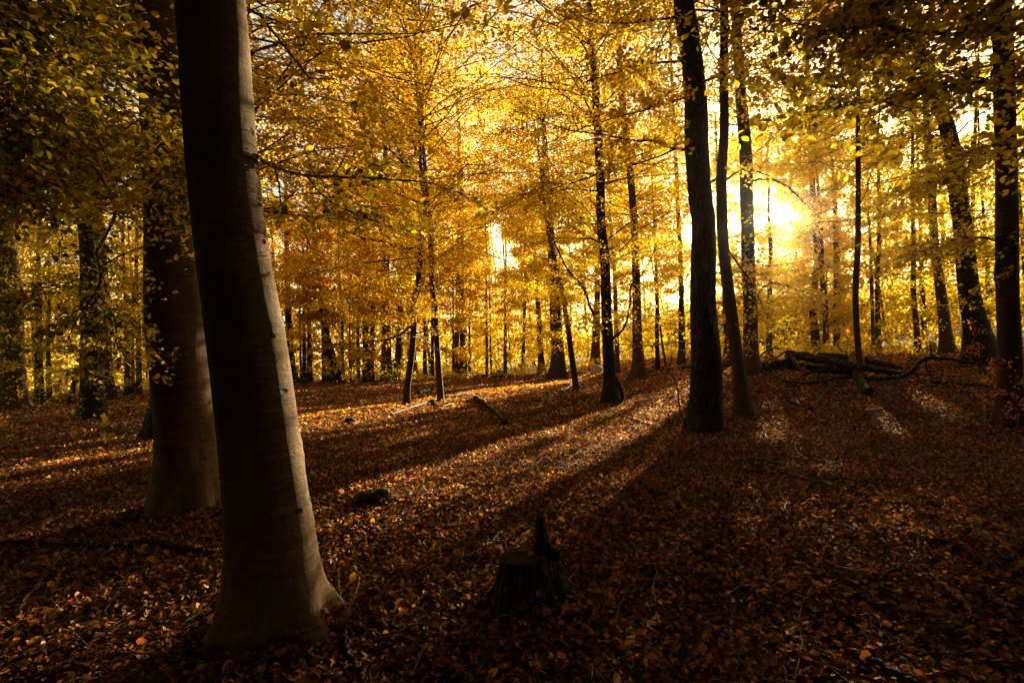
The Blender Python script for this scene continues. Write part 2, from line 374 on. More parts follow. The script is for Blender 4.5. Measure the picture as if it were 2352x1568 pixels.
# ------------------------------------------------------------------ ground, haze
def ground():
    g = Geo(); nr, na = 260, 320
    r = np.concatenate([[0.0], .25 * (1.0295 ** np.arange(nr - 1))]); a = np.arange(na) * 2 * PI / na
    X = r[:, None] * np.cos(a); Y = r[:, None] * np.sin(a); V = np.stack([X, Y, H(X, Y)], -1).reshape(-1, 3)
    i = np.arange(nr - 1)[:, None] * na; j = np.arange(na)[None]; k = (j + 1) % na
    g.add(V, np.stack([i + j, i + na + j, i + na + k, i + k], -1).reshape(-1, 4))
    o = g.build("ground", [SOIL]); o['kind'] = 'structure'; return o
ground()
def litter():
    rng = np.random.default_rng(5); g = Geo()
    def patch(r0, r1, s0, cover, shape, half):
        rs = np.linspace(r0, r1, 400); s = np.maximum(s0, .005 * rs)
        w = rs * cover / (.4 * s * s); n = int(np.trapezoid(w, rs) * 2 * half) if hasattr(np, 'trapezoid') else int(np.trapz(w, rs) * 2 * half)
        cdf = np.cumsum(w); cdf /= cdf[-1]; r = np.interp(rng.random(n), cdf, rs); a = rng.uniform(-half, half, n)
        x, y = r * np.sin(a), r * np.cos(a); z = H(x, y)
        clump = np.sin(x * 2.3 + 1.3 * np.sin(y * 1.7)) * np.sin(y * 2.9 + np.sin(x * 1.9)) + .6 * np.sin(x * 6.1 + y * 2) * np.sin(y * 5.3 - x)
        P = np.stack([x, y, z + .008 + rng.random(n) ** 2 * .035 + .008 * np.clip(clump, 0, 2)], -1)
        N = nrm(np.array([0, 0, 1.0]) + rng.normal(0, .55, (n, 3))); D = nrm(rng.normal(0, 1, (n, 3)) * [1, 1, .25])
        sz = np.maximum(s0, .005 * r) * rng.choice([.45, .7, .9, 1.1, 1.5], n, p=[.2, .3, .28, .15, .07]) * rng.uniform(.85, 1.15, n)
        tint = np.clip(rng.beta(1.6, 2.1, n) * .95 + .06 * clump, 0, .84)
        yl = .16 * np.exp(-((x + 1.5) / 5) ** 2 - ((y - 16) / 9) ** 2); w_ = (x + 6.1) * SAZ[1] - (y - 15.5) * SAZ[0]; yl = yl + .45 * np.exp(-(w_ / 1.2) ** 2) * (y > 12); sp = rng.random(n) + yl; tint = np.where(sp < .03, rng.uniform(.82, .93, n), tint); tint = np.where(sp > .965, rng.uniform(.93, 1, n), tint)  # yellow leaf patch; the extra yellow along the streak paints in sunlight
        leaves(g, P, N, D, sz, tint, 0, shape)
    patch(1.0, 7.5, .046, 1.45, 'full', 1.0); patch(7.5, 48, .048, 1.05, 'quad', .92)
    # leaves drifted against the feet of the nearer trunks and the stump
    for px, py, r0, n in ((637, 1440, .30, 900), (428, 1165, .34, 700), (1619, 992, .30, 600), (1708, 957, .2, 350), (2323, 978, .28, 400), (1216, 1384, .27, 600), (862, 1152, .2, 350), (213, 960, .34, 400)):
        c = gp(px, py); a = rng.uniform(0, 2 * PI, n); e = np.abs(rng.normal(0, .13, n)); lob = 1 + .18 * np.sin(3 * a + px) + .12 * np.sin(5 * a)
        x = c[0] + np.cos(a) * (r0 * lob + e); y = c[1] + np.sin(a) * (r0 * lob + e)
        P = np.stack([x, y, H(x, y) + (.10 * np.exp(-e / .09)) * rng.random(n) * (1 + .6 * np.sin(2 * a + px))], -1)
        N = nrm(np.stack([np.cos(a) * .6, np.sin(a) * .6, np.ones(n)], -1) + rng.normal(0, .5, (n, 3)))
        leaves(g, P, N, nrm(rng.normal(0, 1, (n, 3)) * [1, 1, .4]), .05 * rng.uniform(.5, 1.4, n), np.clip(rng.beta(1.6, 2.1, n), 0, .84), 0, 'full')
    # scattered bits of twig among the leaves
    n = 2600; r = 1.2 + 22 * rng.random(n) ** .8; a = rng.uniform(-.9, .9, n); x, y = r * np.sin(a), r * np.cos(a)
    th = rng.uniform(0, PI, n); l = rng.uniform(.06, .35, n) * (1 + r * .02)
    d = np.stack([np.cos(th), np.sin(th), rng.normal(0, .12, n)], -1) * l[:, None]
    c = np.stack([x, y, H(x, y) + .035], -1); mid = c + rng.normal(0, .1, (n, 3)) * l[:, None] * [1, 1, .2]
    tubes3(g, np.stack([c - d, mid, c + d], 1), (.0022 + .0007 * rng.random(n))[:, None] * (1 + .05 * r)[:, None] * np.array([[1, .9, .4]]), 1)
    tag(g.build("leaf_litter", [LITTER, TWIG]), "brown and orange fallen leaves covering the forest floor", "leaf litter", kind='stuff')
litter()

# ------------------------------------------------------------------ trees
def trunk_geo(pts, d, rng, base, height, sides, flare, roots, bark, wob=.03, step=None, fdec=None, relief=0):
    """pts: (px, py, width px) from the foot upwards, at depth d; carried on to the full height"""
    P = [un(x, y, d) for x, y, w in pts]; R = [w / 2 / FPX * d for x, y, w in pts]
    P[0] = np.array(base, float)
    top = P[-1][2] - base[2]
    dr = nrm(P[-1] - P[max(0, len(P) - 3)]); dr = nrm(dr * .5 + np.array([0, 0, .8]))
    k = 4
    if height > top + .5:
        rest = height - top; r1 = R[-1]
        for i in range(1, k + 1):
            P.append(P[-1] + dr * rest / k + rng.normal(0, .03, 3) * rest / k * [1, 1, 0]); R.append(max(.012, r1 * (1 - .82 * i / k)))
    P.insert(0, np.array(base) - np.array([0, 0, .35])); R.insert(0, R[0] * 1.02)
    P, R = resample(P, R, step or max(.12, .012 * d)); R = np.maximum(R, .008)
    hh = P[:, 2] - base[2]; ph = rng.uniform(0, 6, 6)
    fl = np.exp(-np.clip(hh, 0, None) / (fdec or (.18 + 1.2 * R[0])))
    def prof(th, k_):
        f = fl[k_] * .6; h = hh[k_]
        return (1 + flare * f * (1 + .55 * np.cos(roots * th + ph[0]) + .3 * np.cos((roots + 2) * th + ph[1]))
                + wob * np.sin(2 * th + ph[2] + h * 1.1) * np.sin(h * 1.7 + ph[3]) + wob * .7 * np.sin(3 * th + ph[4] - h * 2.3)
                + wob * .4 * np.sin(5 * th + h * 4 + ph[5]))
    q = [(rng.uniform(0, 2 * PI), rng.uniform(.2, 4.2), rng.uniform(.25, .8), rng.uniform(.012, .022), rng.uniform(-.028, .02)) for i in range(34 * relief)]
    q += [(rng.uniform(0, 2 * PI), rng.uniform(.3, 4.2), rng.uniform(.08, .2), rng.uniform(.03, .08), rng.uniform(.02, .05)) for i in range(16 * relief)]
    q += [(a_, h_, .09, .022, -.05) for a_, h_, b_, c_, e_ in q[34 * relief:]]
    def prof2(th, k_):
        v = prof(th, k_); h = hh[k_]
        for a_, h_, sa, sh, am in q:
            da = (th - a_ + PI) % (2 * PI) - PI; v = v + am * np.exp(-(da / sa) ** 2 - ((h - h_ - .05 * np.cos(da * 2)) / sh) ** 2)
        return v
    g = Geo(); tube(g, P, R, sides, 0, 0, None, prof2)
    return g, P, R
def limb_part(tree, pts, depths, bark, rng, leaf=None, side=8):
    """a bough traced through photo points (px, py, w); depths at start and end"""
    n = len(pts); ds = np.linspace(depths[0], depths[1], n)
    P = [un(x, y, q) for (x, y, w), q in zip(pts, ds)]; R = [w / 2 / FPX * q for (x, y, w), q in zip(pts, ds)]
    P, R = resample(P, R, .07 * max(1, ds[0] / 8)); R = np.maximum(R, .004)
    P[1:] += rng.normal(0, .25, (len(P) - 1, 3)) * R[1:, None]
    g = Geo(); tube(g, P, R, side, 0, .05, rng)
    o = g.build("limb", [bark], tree)
    if leaf:
        n_, L, nt_, nl, size, tmu = leaf[:6]; shape = leaf[6] if len(leaf) > 6 else 'full'
        i = rng.integers(int(len(P) * (leaf[7] if len(leaf) > 7 else .15)), len(P), n_); D = nrm(P[np.minimum(i + 1, len(P) - 1)] - P[i - 1])
        D = nrm(D * .7 + rng.normal(0, .75, (n_, 3)) * [1, 1, .35])
        g2 = Geo(); spray(g2, P[i], D, rng.uniform(.5, 1.2, n_) * L, nt_, nl, size, tmu, rng, shape, True, .25, .6, .15, True, .009)
        g2.build("leaf_spray", [LEAF, TWIG], o)
    return o
NTREE = [0]
def tree(name, label, pts, bark=BEECH, cls='tall', d=None, tmu=.5, height=None, h0=None, R=None, nb=None, leafk=1.0, sides=None, fdec=None, relief=0,
         flare=.35, roots=5, limbs=(), group=None, wob=.03, cat='tree', step=None, crown=True, leafsize=None, bare=None, dense=1.0):
    NTREE[0] += 1; rng = np.random.default_rng(100 + NTREE[0])
    x0, y0, w0 = pts[0]
    if d is None: d = gd(x0, y0)
    b = un(x0, y0, d); base = np.array([b[0], b[1], float(H(b[0], b[1]))])
    if abs(base[2] - b[2]) > .25: base[2] = base[2]        # foot always on the ground
    if d > 7: tmu += .02
    if bark is BEECH and d > 7: bark = SHADEB
    e = empty(name, base, label, cat, group)
    height = height or {'tall': rng.uniform(22, 28), 'slim': rng.uniform(11, 16), 'thin': rng.uniform(9, 13)}[cls]
    sides = sides or (28 if d < 12 else 18 if d < 26 else 10)
    g, P, Rr = trunk_geo(pts, d, rng, base, height, sides, flare, roots, bark, wob, step, fdec, relief)
    g.build("trunk", [bark], e)
    if crown:
        h0 = h0 if h0 is not None else {'tall': 4.0, 'slim': 3.2, 'thin': 2.8}[cls] + (1.6 if d > 24 else 0)
        R = R or {'tall': 5.0, 'slim': 3.2, 'thin': 2.4}[cls]
        nb = int((nb or {'tall': 62, 'slim': 34, 'thin': 22}[cls]) * 1.5)
        hh = P[:, 2] - base[2]
        hs = h0 + (height - h0) * rng.random(nb) ** (1.15 if d > 18 else .9)
        if d > 16: lo = rng.random(nb) < .07; hs = np.where(lo, rng.uniform(1.3, h0, nb), hs)
        S0 = np.stack([np.interp(hs, hh, P[:, i]) for i in range(3)], -1)
        f = np.clip((hs - h0) / (height - h0), 0, 1); L = R * (.55 + .75 * np.sin(np.clip(f * 1.25 + .25, 0, PI)) ** 1) * rng.uniform(.6, 1.15, nb) * np.where(f > .9, (1.2 - f) * 3.3, 1)
        az = rng.uniform(0, 2 * PI, nb); elv = rng.normal(.22, .22, nb) + .35 * f
        D0 = np.stack([np.cos(az) * np.cos(elv), np.sin(az) * np.cos(elv), np.sin(elv)], -1)
        size = leafsize or float(np.clip(.0043 * d, .068, .17))
        far = d > 15
        ntw, nl = (9, 28) if far else (11, 24)
        g2 = Geo(); spray(g2, S0, D0, np.maximum(L, .4), ntw, max(3, int(nl * leafk * dense)), size, tmu, rng, 'quad' if d > 13 else 'full', True,
                          twigs=d < 15)
        g2.build("crown", [LEAF, TWIG], e)
    for lb in limbs:
        limb_part(e, lb[0], lb[1] if lb[1] else (d, d), bark, rng, lb[2] if len(lb) > 2 else None)
    return e

# --- the two near beeches on the left
tree("beech_tree", "huge smooth beech trunk leaning left, nearest the viewer, with a sunlit right edge",
     [(637, 1440, 205), (632, 1370, 200), (628, 1280, 192), (612, 1140, 180), (594, 1000, 172), (568, 800, 168), (538, 600, 158), (514, 400, 153), (499, 200, 150), (484, 0, 148)],
     BEECH, height=15, h0=6.2, R=6, nb=60, sides=96, flare=.72, roots=4, step=.02, wob=.02, fdec=.17, relief=1, leafsize=.18, leafk=.6, tmu=.45,
     limbs=[([(590, 358, 9), (631, 384, 7), (706, 403, 6), (830, 408, 5), (955, 416, 3)], (3.2, 4.6), (16, .55, 6, 5, .055, .3, 'full', .4)),
            ([(706, 404, 5), (738, 445, 5), (785, 478, 4), (856, 506, 4), (905, 522, 2)], (3.75, 4.9), (12, .5, 6, 5, .055, .35, 'full', .3)),
            ([(631, 386, 6), (641, 425, 4), (645, 465, 2)], (3.5, 3.6), (3, .25, 5, 4, .05, .25, 'full', .5))])
tree("beech_tree", "dark beech trunk standing half hidden just behind the huge leaning beech",
     [(428, 1165, 150), (428, 1090, 138), (427, 1000, 130), (411, 800, 128), (396, 600, 116), (390, 400, 110), (380, 200, 104), (352, 0, 98)],
     BEECH, height=16, h0=6.2, R=6, nb=60, sides=64, fdec=.25, flare=.4, relief=1, roots=5, step=.03, leafsize=.18, leafk=.6, tmu=.35,
     limbs=[([(350, 340, 14), (302, 348, 12), (252, 368, 11), (217, 388, 10), (141, 398, 8), (40, 430, 5), (-60, 440, 3)], (5.7, 4.4), (44, .75, 8, 7, .053, .21, 'full', .5)),
            ([(222, 390, 7), (247, 438, 7), (265, 489, 7), (242, 544, 6), (222, 580, 6), (232, 625, 6), (222, 670, 5), (186, 720, 4), (150, 790, 2)], (5.1, 4.8), (11, .6, 7, 7, .053, .21, 'full', .5)),
            ([(222, 672, 4), (247, 705, 4), (267, 746, 3), (262, 800, 2)], (4.85, 4.8), (9, .5, 6, 7, .053, .21, 'full', .5)),
            ([(345, 40, 10), (252, 55, 5), (217, 121, 5), (156, 191, 4), (60, 260, 2)], (5.7, 4.2), (52, .9, 8, 7, .053, .21, 'full', .5)),
            ([(330, 20, 9), (230, 30, 7), (110, 70, 5), (-40, 130, 3)], (5.7, 3.4), (62, 1.0, 8, 7, .053, .21, 'full', .5)),
            ([(340, -60, 9), (230, -70, 7), (110, -30, 5), (-30, 10, 3)], (5.7, 3.2), (57, 1.0, 8, 7, .053, .21, 'full', .5)),
            ([(217, 126, 4), (282, 202, 4), (343, 252, 4), (403, 338, 3), (410, 470, 2)], (4.9, 4.6), (31, .6, 7, 7, .053, .21, 'full', .5)),
            ([(350, 300, 8), (240, 290, 6), (120, 300, 4), (-20, 330, 2)], (5.7, 4.0), (52, .9, 8, 7, .053, .21, 'full', .5)),
            ([(350, 560, 6), (280, 585, 4), (180, 640, 3), (60, 690, 2)], (5.8, 5.0), (9, .6, 8, 7, .053, .21, 'full', .5))])
tree("oak_tree", "rough-barked dark trunk peeping out behind the left edge of the second beech",
     [(372, 1006, 70), (376, 930, 52), (380, 850, 46), (384, 700, 44), (386, 500, 42), (386, 200, 38)], OAK, height=18, h0=4, tmu=.4, flare=.5)
tree("oak_tree", "lone rough-barked oak between the left edge trunk and the near beeches",
     [(213, 960, 52), (213, 890, 46), (211, 800, 44), (207, 600, 41), (196, 400, 36), (184, 230, 30)], OAK, tmu=.26, flare=.4, nb=80, h0=2.2)
tree("beech_tree", "trunk at the picture's left edge with a sunlit strip down its right side",
     [(24, 940, 66), (26, 880, 52), (24, 700, 46), (14, 560, 38), (2, 380, 34), (-10, 200, 28)], BEECH, tmu=.26, flare=.4, nb=80, h0=2.2)

# --- the trees in the middle
tree("beech_sapling", "crooked young beech that forks at head height, left of a straighter young beech",
     [(933, 929, 17), (936, 885, 15), (946, 810, 14), (951, 744, 14), (946, 700, 17), (953, 680, 15), (960, 662, 14), (963, 623, 12), (966, 564, 11), (973, 514, 10), (977, 470, 9), (971, 412, 9), (966, 380, 8)],
     BEECH, 'slim', tmu=.54, height=15.5, h0=2.4, R=4.8, nb=84, flare=.25, dense=1.3,
     limbs=[([(946, 702, 10), (930, 672, 5), (915, 654, 3), (905, 640, 2)], None),
            ([(965, 564, 6), (930, 570, 5), (880, 555, 5), (830, 545, 4), (770, 520, 2)], None, (10, .9, 7, 7, .085, .68, 'quad')),
            ([(964, 400, 8), (926, 375, 7), (898, 347, 6), (832, 328, 5), (753, 305, 4), (668, 277, 2)], None, (24, 1.4, 8, 8, .09, .66, 'quad')),
            ([(898, 347, 5), (884, 300, 5), (870, 267, 4), (832, 211, 3)], None, (14, 1.3, 8, 8, .09, .66, 'quad')),
            ([(926, 375, 5), (905, 318, 4), (893, 290, 3), (850, 200, 2)], None),
            ([(966, 330, 7), (967, 258, 6), (959, 164, 5), (945, 110, 4), (925, 40, 3)], None, (16, 1.2, 8, 8, .09, .6, 'quad')),
            ([(950, 745, 6), (905, 775, 5), (850, 785, 4), (770, 790, 3), (690, 780, 2)], None, (8, .9, 7, 7, .085, .7, 'quad'))])
tree("beech_sapling", "straighter young beech to the right of the crooked forked one",
     [(1012, 921, 16), (1009, 870, 14), (1005, 810, 13), (999, 711, 13), (993, 662, 12), (991, 580, 12), (986, 514, 12), (980, 440, 10), (972, 330, 8)],
     BEECH, 'slim', tmu=.5, height=16.5, h0=3, R=4.4, nb=66, flare=.25, dense=1.2)
tree("beech_tree", "thick straight trunk in the left middle, widest between the near beech and the forked sapling",
     [(888, 876, 30), (888, 850, 25), (887, 780, 22), (886, 711, 20), (886, 580, 17), (888, 420, 15)], BEECH, tmu=.5)
tree("beech_tree", "trunk directly behind the forked sapling, half covered by it",
     [(948, 872, 26), (944, 780, 18), (940, 700, 18), (937, 613, 17), (934, 450, 14)], BEECH, tmu=.52)
tree("beech_tree", "left stem of the close pair right of the saplings",
     [(1048, 869, 16), (1048, 800, 13), (1052, 700, 12), (1054, 560, 10)], BEECH, tmu=.45, nb=40)
tree("beech_tree", "right and thicker stem of the close pair right of the saplings",
     [(1064, 869, 22), (1063, 800, 15), (1062, 700, 14), (1060, 547, 13), (1058, 400, 11)], BEECH, tmu=.45)
tree("oak_tree", "massive buttressed trunk in the centre with a widely flared foot",
     [(1281, 870, 44), (1281, 845, 34), (1281, 810, 30), (1276, 728, 27), (1270, 613, 22), (1263, 524, 18), (1254, 400, 16)], OAK, tmu=.36, flare=.6, roots=6, nb=80)
tree("beech_sapling", "slender trunk leaning left in front of the massive buttressed trunk",
     [(1324, 897, 15), (1312, 810, 13), (1303, 744, 12), (1290, 662, 12), (1280, 623, 11), (1260, 531, 10), (1245, 430, 8)], BEECH, 'slim', tmu=.42, height=11, flare=.2, nb=40)
tree("beech_tree", "dark middle trunk with two limbs rising in a V from its lower half",
     [(1401, 925, 40), (1400, 890, 30), (1399, 843, 27), (1394, 744, 25), (1391, 646, 23), (1388, 580, 22), (1381, 514, 20), (1378, 400, 19), (1370, 250, 17), (1362, 150, 14)],
     OAK, tmu=.5, height=14, h0=3.2, R=4.6, nb=64, flare=.3, dense=1.15,
     limbs=[([(1385, 762, 8), (1376, 745, 7), (1355, 705, 6), (1339, 659, 6), (1306, 623, 5), (1289, 590, 4), (1263, 534, 3)], None, (8, .9, 7, 7, .08, .5, 'quad')),
            ([(1404, 780, 8), (1422, 765, 6), (1437, 744, 5), (1447, 698, 5), (1450, 655, 4), (1480, 623, 3), (1508, 564, 2)], None, (10, .9, 7, 7, .08, .45, 'quad')),
            ([(1405, 860, 10), (1416, 872, 10), (1424, 895, 10), (1432, 918, 9)], None)])
tree("beech_tree", "tall trunk behind and right of the V-limbed trunk, standing on a swollen foot",
     [(1467, 868, 44), (1466, 845, 28), (1465, 810, 24), (1463, 744, 21), (1462, 662, 19), (1456, 500, 17), (1440, 330, 16), (1425, 190, 14)], BEECH, tmu=.4, flare=.45, nb=80)
tree("beech_tree", "trunk showing between the V-limbed trunk and the one on a swollen foot",
     [(1418, 858, 14), (1417, 800, 11), (1414, 700, 10), (1410, 600, 8)], BEECH, 'slim', tmu=.45)
# --- right of centre
tree("oak_tree", "thickest dark rough-barked trunk left of the sun, rising out of the top of the frame",
     [(1619, 992, 82), (1621, 950, 74), (1622, 908, 70), (1621, 810, 66), (1615, 711, 58), (1616, 613, 54), (1615, 514, 52), (1608, 451, 52), (1600, 328, 51), (1598, 230, 50), (1584, 103, 47), (1571, 0, 45)],
     OAK, height=17, h0=7.6, R=5.5, nb=70, flare=.28, roots=5, sides=56, step=.06, tmu=.42, leafk=.8,
     limbs=[([(1590, 345, 9), (1551, 341, 6), (1502, 324, 5), (1448, 322, 5), (1379, 308, 4), (1305, 299, 3), (1230, 270, 2)], (10.4, 9.2), (26, 1.0, 8, 6, .07, .52)),
            ([(1551, 342, 5), (1514, 359, 4), (1440, 383, 4), (1370, 402, 4), (1297, 426, 3), (1220, 447, 2)], (10, 9), (22, .9, 8, 6, .07, .5)),
            ([(1575, 138, 7), (1489, 148, 5), (1424, 164, 4), (1340, 190, 2)], (10.4, 9.0), (26, 1.0, 8, 6, .07, .5)),
            ([(1585, 222, 6), (1514, 242, 5), (1477, 254, 4), (1424, 267, 4), (1350, 290, 2)], (10.4, 9.4), (22, .9, 8, 6, .07, .5)),
            ([(1565, 38, 6), (1461, 51, 5), (1391, 53, 4), (1350, 45, 3), (1300, 5, 2)], (10.4, 8.6), (30, 1.0, 8, 6, .07, .52)),
            ([(1610, 190, 7), (1650, 175, 5), (1720, 150, 4), (1800, 160, 2)], (10.4, 9.4), (20, .8, 8, 6, .07, .36))])
tree("beech_tree", "slimmer smooth trunk just right of the thickest rough-barked trunk",
     [(1708, 957, 44), (1703, 900, 32), (1696, 843, 28), (1683, 744, 27), (1668, 629, 25), (1660, 547, 25), (1657, 410, 23), (1663, 308, 21), (1663, 185, 20), (1663, 0, 19)],
     BEECH, height=15, h0=7.6, R=4.4, nb=40, flare=.3, tmu=.45, leafk=.8,
     limbs=[([(1660, 400, 8), (1640, 415, 6), (1620, 425, 4)], None),
            ([(1664, 560, 5), (1690, 600, 4), (1720, 640, 3), (1750, 700, 2)], None, (12, .8, 7, 6, .08, .35)),
            ([(1664, 200, 5), (1700, 190, 4), (1750, 200, 2)], None, (12, .9, 7, 6, .075, .4)),
            ([(1660, 420, 5), (1685, 400, 4), (1720, 390, 4), (1770, 405, 2)], None, (5, .8, 7, 5, .075, .4))])
tree("beech_tree", "hazy trunk directly left of the sun beside the fallen logs",
     [(1729, 860, 48), (1726, 830, 34), (1724, 777, 31), (1723, 695, 30), (1719, 613, 29), (1715, 451, 29), (1711, 328, 28), (1702, 225, 25), (1692, 60, 20)],
     BEECH, h0=2.4, tmu=.35, flare=.35, nb=80,
     limbs=[([(1735, 700, 8), (1752, 660, 6), (1780, 650, 5), (1830, 665, 4), (1900, 690, 2)], None, (16, 1.0, 7, 7, .1, .33, 'quad')),
            ([(1722, 415, 6), (1770, 412, 5), (1810, 430, 4), (1850, 470, 3)], None, (8, 1.0, 7, 6, .1, .4, 'quad'))])
tree("beech_tree", "trunk partly covered by the slimmer smooth trunk left of the sun",
     [(1674, 838, 24), (1672, 780, 18), (1668, 700, 16), (1664, 620, 14)], BEECH, 'slim', h0=2.4, tmu=.4)
tree("beech_sapling", "thin trunk directly below the sun, behind the fallen logs",
     [(1767, 822, 15), (1767, 760, 12), (1768, 680, 11), (1770, 560, 10)], BEECH, 'slim', h0=2.4, tmu=.36, nb=26)
tree("pine_tree", "reddish scaly pine trunk behind the fallen logs",
     [(1876, 814, 22), (1872, 770, 18), (1867, 711, 16), (1872, 640, 15), (1878, 600, 14), (1870, 480, 13), (1860, 330, 11)], PINE, h0=2.4, tmu=.34, nb=60)
tree("beech_tree", "left stem of the twin dark trunks right of the reddish pine",
     [(1898, 814, 16), (1897, 760, 13), (1896, 711, 13), (1888, 630, 12), (1884, 500, 10)], BEECH, 'slim', h0=2.4, tmu=.36, height=14, nb=36)
tree("beech_tree", "right stem of the twin dark trunks right of the reddish pine",
     [(1923, 812, 17), (1922, 760, 14), (1921, 711, 14), (1922, 630, 13), (1918, 480, 11)], BEECH, 'slim', h0=2.4, tmu=.36, height=15, nb=36)
tree("beech_sapling", "short leaning stem right of the twin dark trunks", [(1944, 795, 10), (1940, 760, 9), (1934, 700, 7)], BEECH, 'thin', tmu=.38, nb=14)
tree("beech_sapling", "slender straight trunk growing right in front of the fallen logs",
     [(1977, 861, 17), (1973, 820, 14), (1969, 777, 13), (1965, 678, 13), (1970, 564, 12), (1971, 480, 11), (1971, 369, 10), (1971, 266, 9), (1972, 120, 7)],
     BEECH, 'slim', tmu=.36, height=13, h0=4, R=3.4, nb=44, flare=.3)
tree("beech_tree", "far trunk with a thinner stem touching its left side, right of the front sapling",
     [(2016, 766, 13), (2016, 720, 11), (2015, 662, 10), (2018, 580, 9), (2020, 480, 8)], BEECH, 'slim', tmu=.36, d=30, height=15)
tree("beech_sapling", "thin far stem touching its neighbour's left side", [(2005, 764, 9), (2004, 720, 8), (2002, 662, 8), (2000, 580, 6)], BEECH, 'thin', tmu=.36, d=31, nb=16)
tree("beech_tree", "isolated slim trunk in front of the pale hillside",
     [(2108, 789, 14), (2104, 740, 12), (2098, 678, 12), (2098, 600, 10), (2098, 547, 9), (2096, 400, 8)], BEECH, 'slim', tmu=.34, d=27, height=15)
tree("beech_tree", "sturdy trunk left of the large leaning tree, standing at the edge of the yellow undergrowth",
     [(2176, 804, 34), (2172, 770, 25), (2166, 711, 22), (2157, 640, 20), (2149, 587, 18), (2140, 450, 16)], BEECH, tmu=.36, d=25, nb=60)
tree("oak_tree", "large trunk leaning left with reddish dead leaves on its foot, near the right edge",
     [(2256, 826, 74), (2248, 790, 56), (2238, 744, 47), (2225, 662, 41), (2213, 547, 38), (2197, 410, 35), (2177, 299, 30), (2140, 200, 26), (2115, 120, 22)],
     OAK, tmu=.36, flare=.5, d=18.5, nb=80, h0=3.2, height=17, sides=24)
tree("beech_tree", "dark trunk against the right edge of the picture",
     [(2323, 978, 66), (2321, 930, 48), (2320, 843, 45), (2316, 711, 44), (2313, 580, 43), (2311, 369, 40), (2307, 205, 39), (2299, 0, 37)],
     BEECH, tmu=.34, flare=.3, height=15, h0=4.2, R=4.4, nb=50, sides=32, leafk=.7,
     limbs=[([(2318, 690, 6), (2290, 655, 5), (2285, 620, 4), (2300, 580, 2)], None, (6, .6, 6, 6, .07, .34)),
            ([(2315, 330, 7), (2250, 360, 5), (2200, 400, 4), (2120, 420, 2)], None, (24, .9, 8, 6, .07, .36)),
            ([(2315, 560, 6), (2250, 545, 5), (2180, 555, 3), (2080, 590, 2)], None, (24, .9, 8, 6, .07, .36))])
# --- the tree out of the frame whose boughs hang into the upper right
tree("beech_tree", "dark leafy boughs of a near beech hanging across the upper right corner",
     [(2700, 1230, 90), (2690, 900, 80), (2680, 400, 76), (2670, 0, 70)], BEECH, tmu=.3, d=4.6, height=13, h0=5.0, R=6, nb=56, leafsize=.18, leafk=.6, sides=24,
     limbs=[([(2670, 60, 16), (2400, 60, 10), (2200, 80, 8), (2000, 60, 6), (1860, 90, 3)], (4.6, 3.8), (57, .75, 8, 6, .053, .27)),
            ([(2670, 180, 16), (2450, 170, 9), (2250, 190, 7), (2080, 220, 5), (1930, 245, 3)], (4.6, 3.9), (41, .65, 8, 6, .053, .27)),
            ([(2670, -60, 16), (2400, -50, 10), (2200, -40, 8), (2000, -50, 6), (1800, -40, 3)], (4.6, 3.7), (57, .8, 8, 6, .053, .27)),
            ([(2670, 330, 14), (2450, 320, 8), (2300, 330, 5), (2190, 360, 3)], (4.6, 4.1), (23, .55, 7, 6, .053, .27))])

tree("beech_tree", "golden crown rising directly behind the huge leaning beech's upper trunk",
     [(545, 1010, 34), (540, 800, 28), (530, 500, 26), (520, 200, 24)], BEECH, tmu=.44, height=15, h0=3.6, R=5.4, nb=120, leafk=2.0, leafsize=.075)
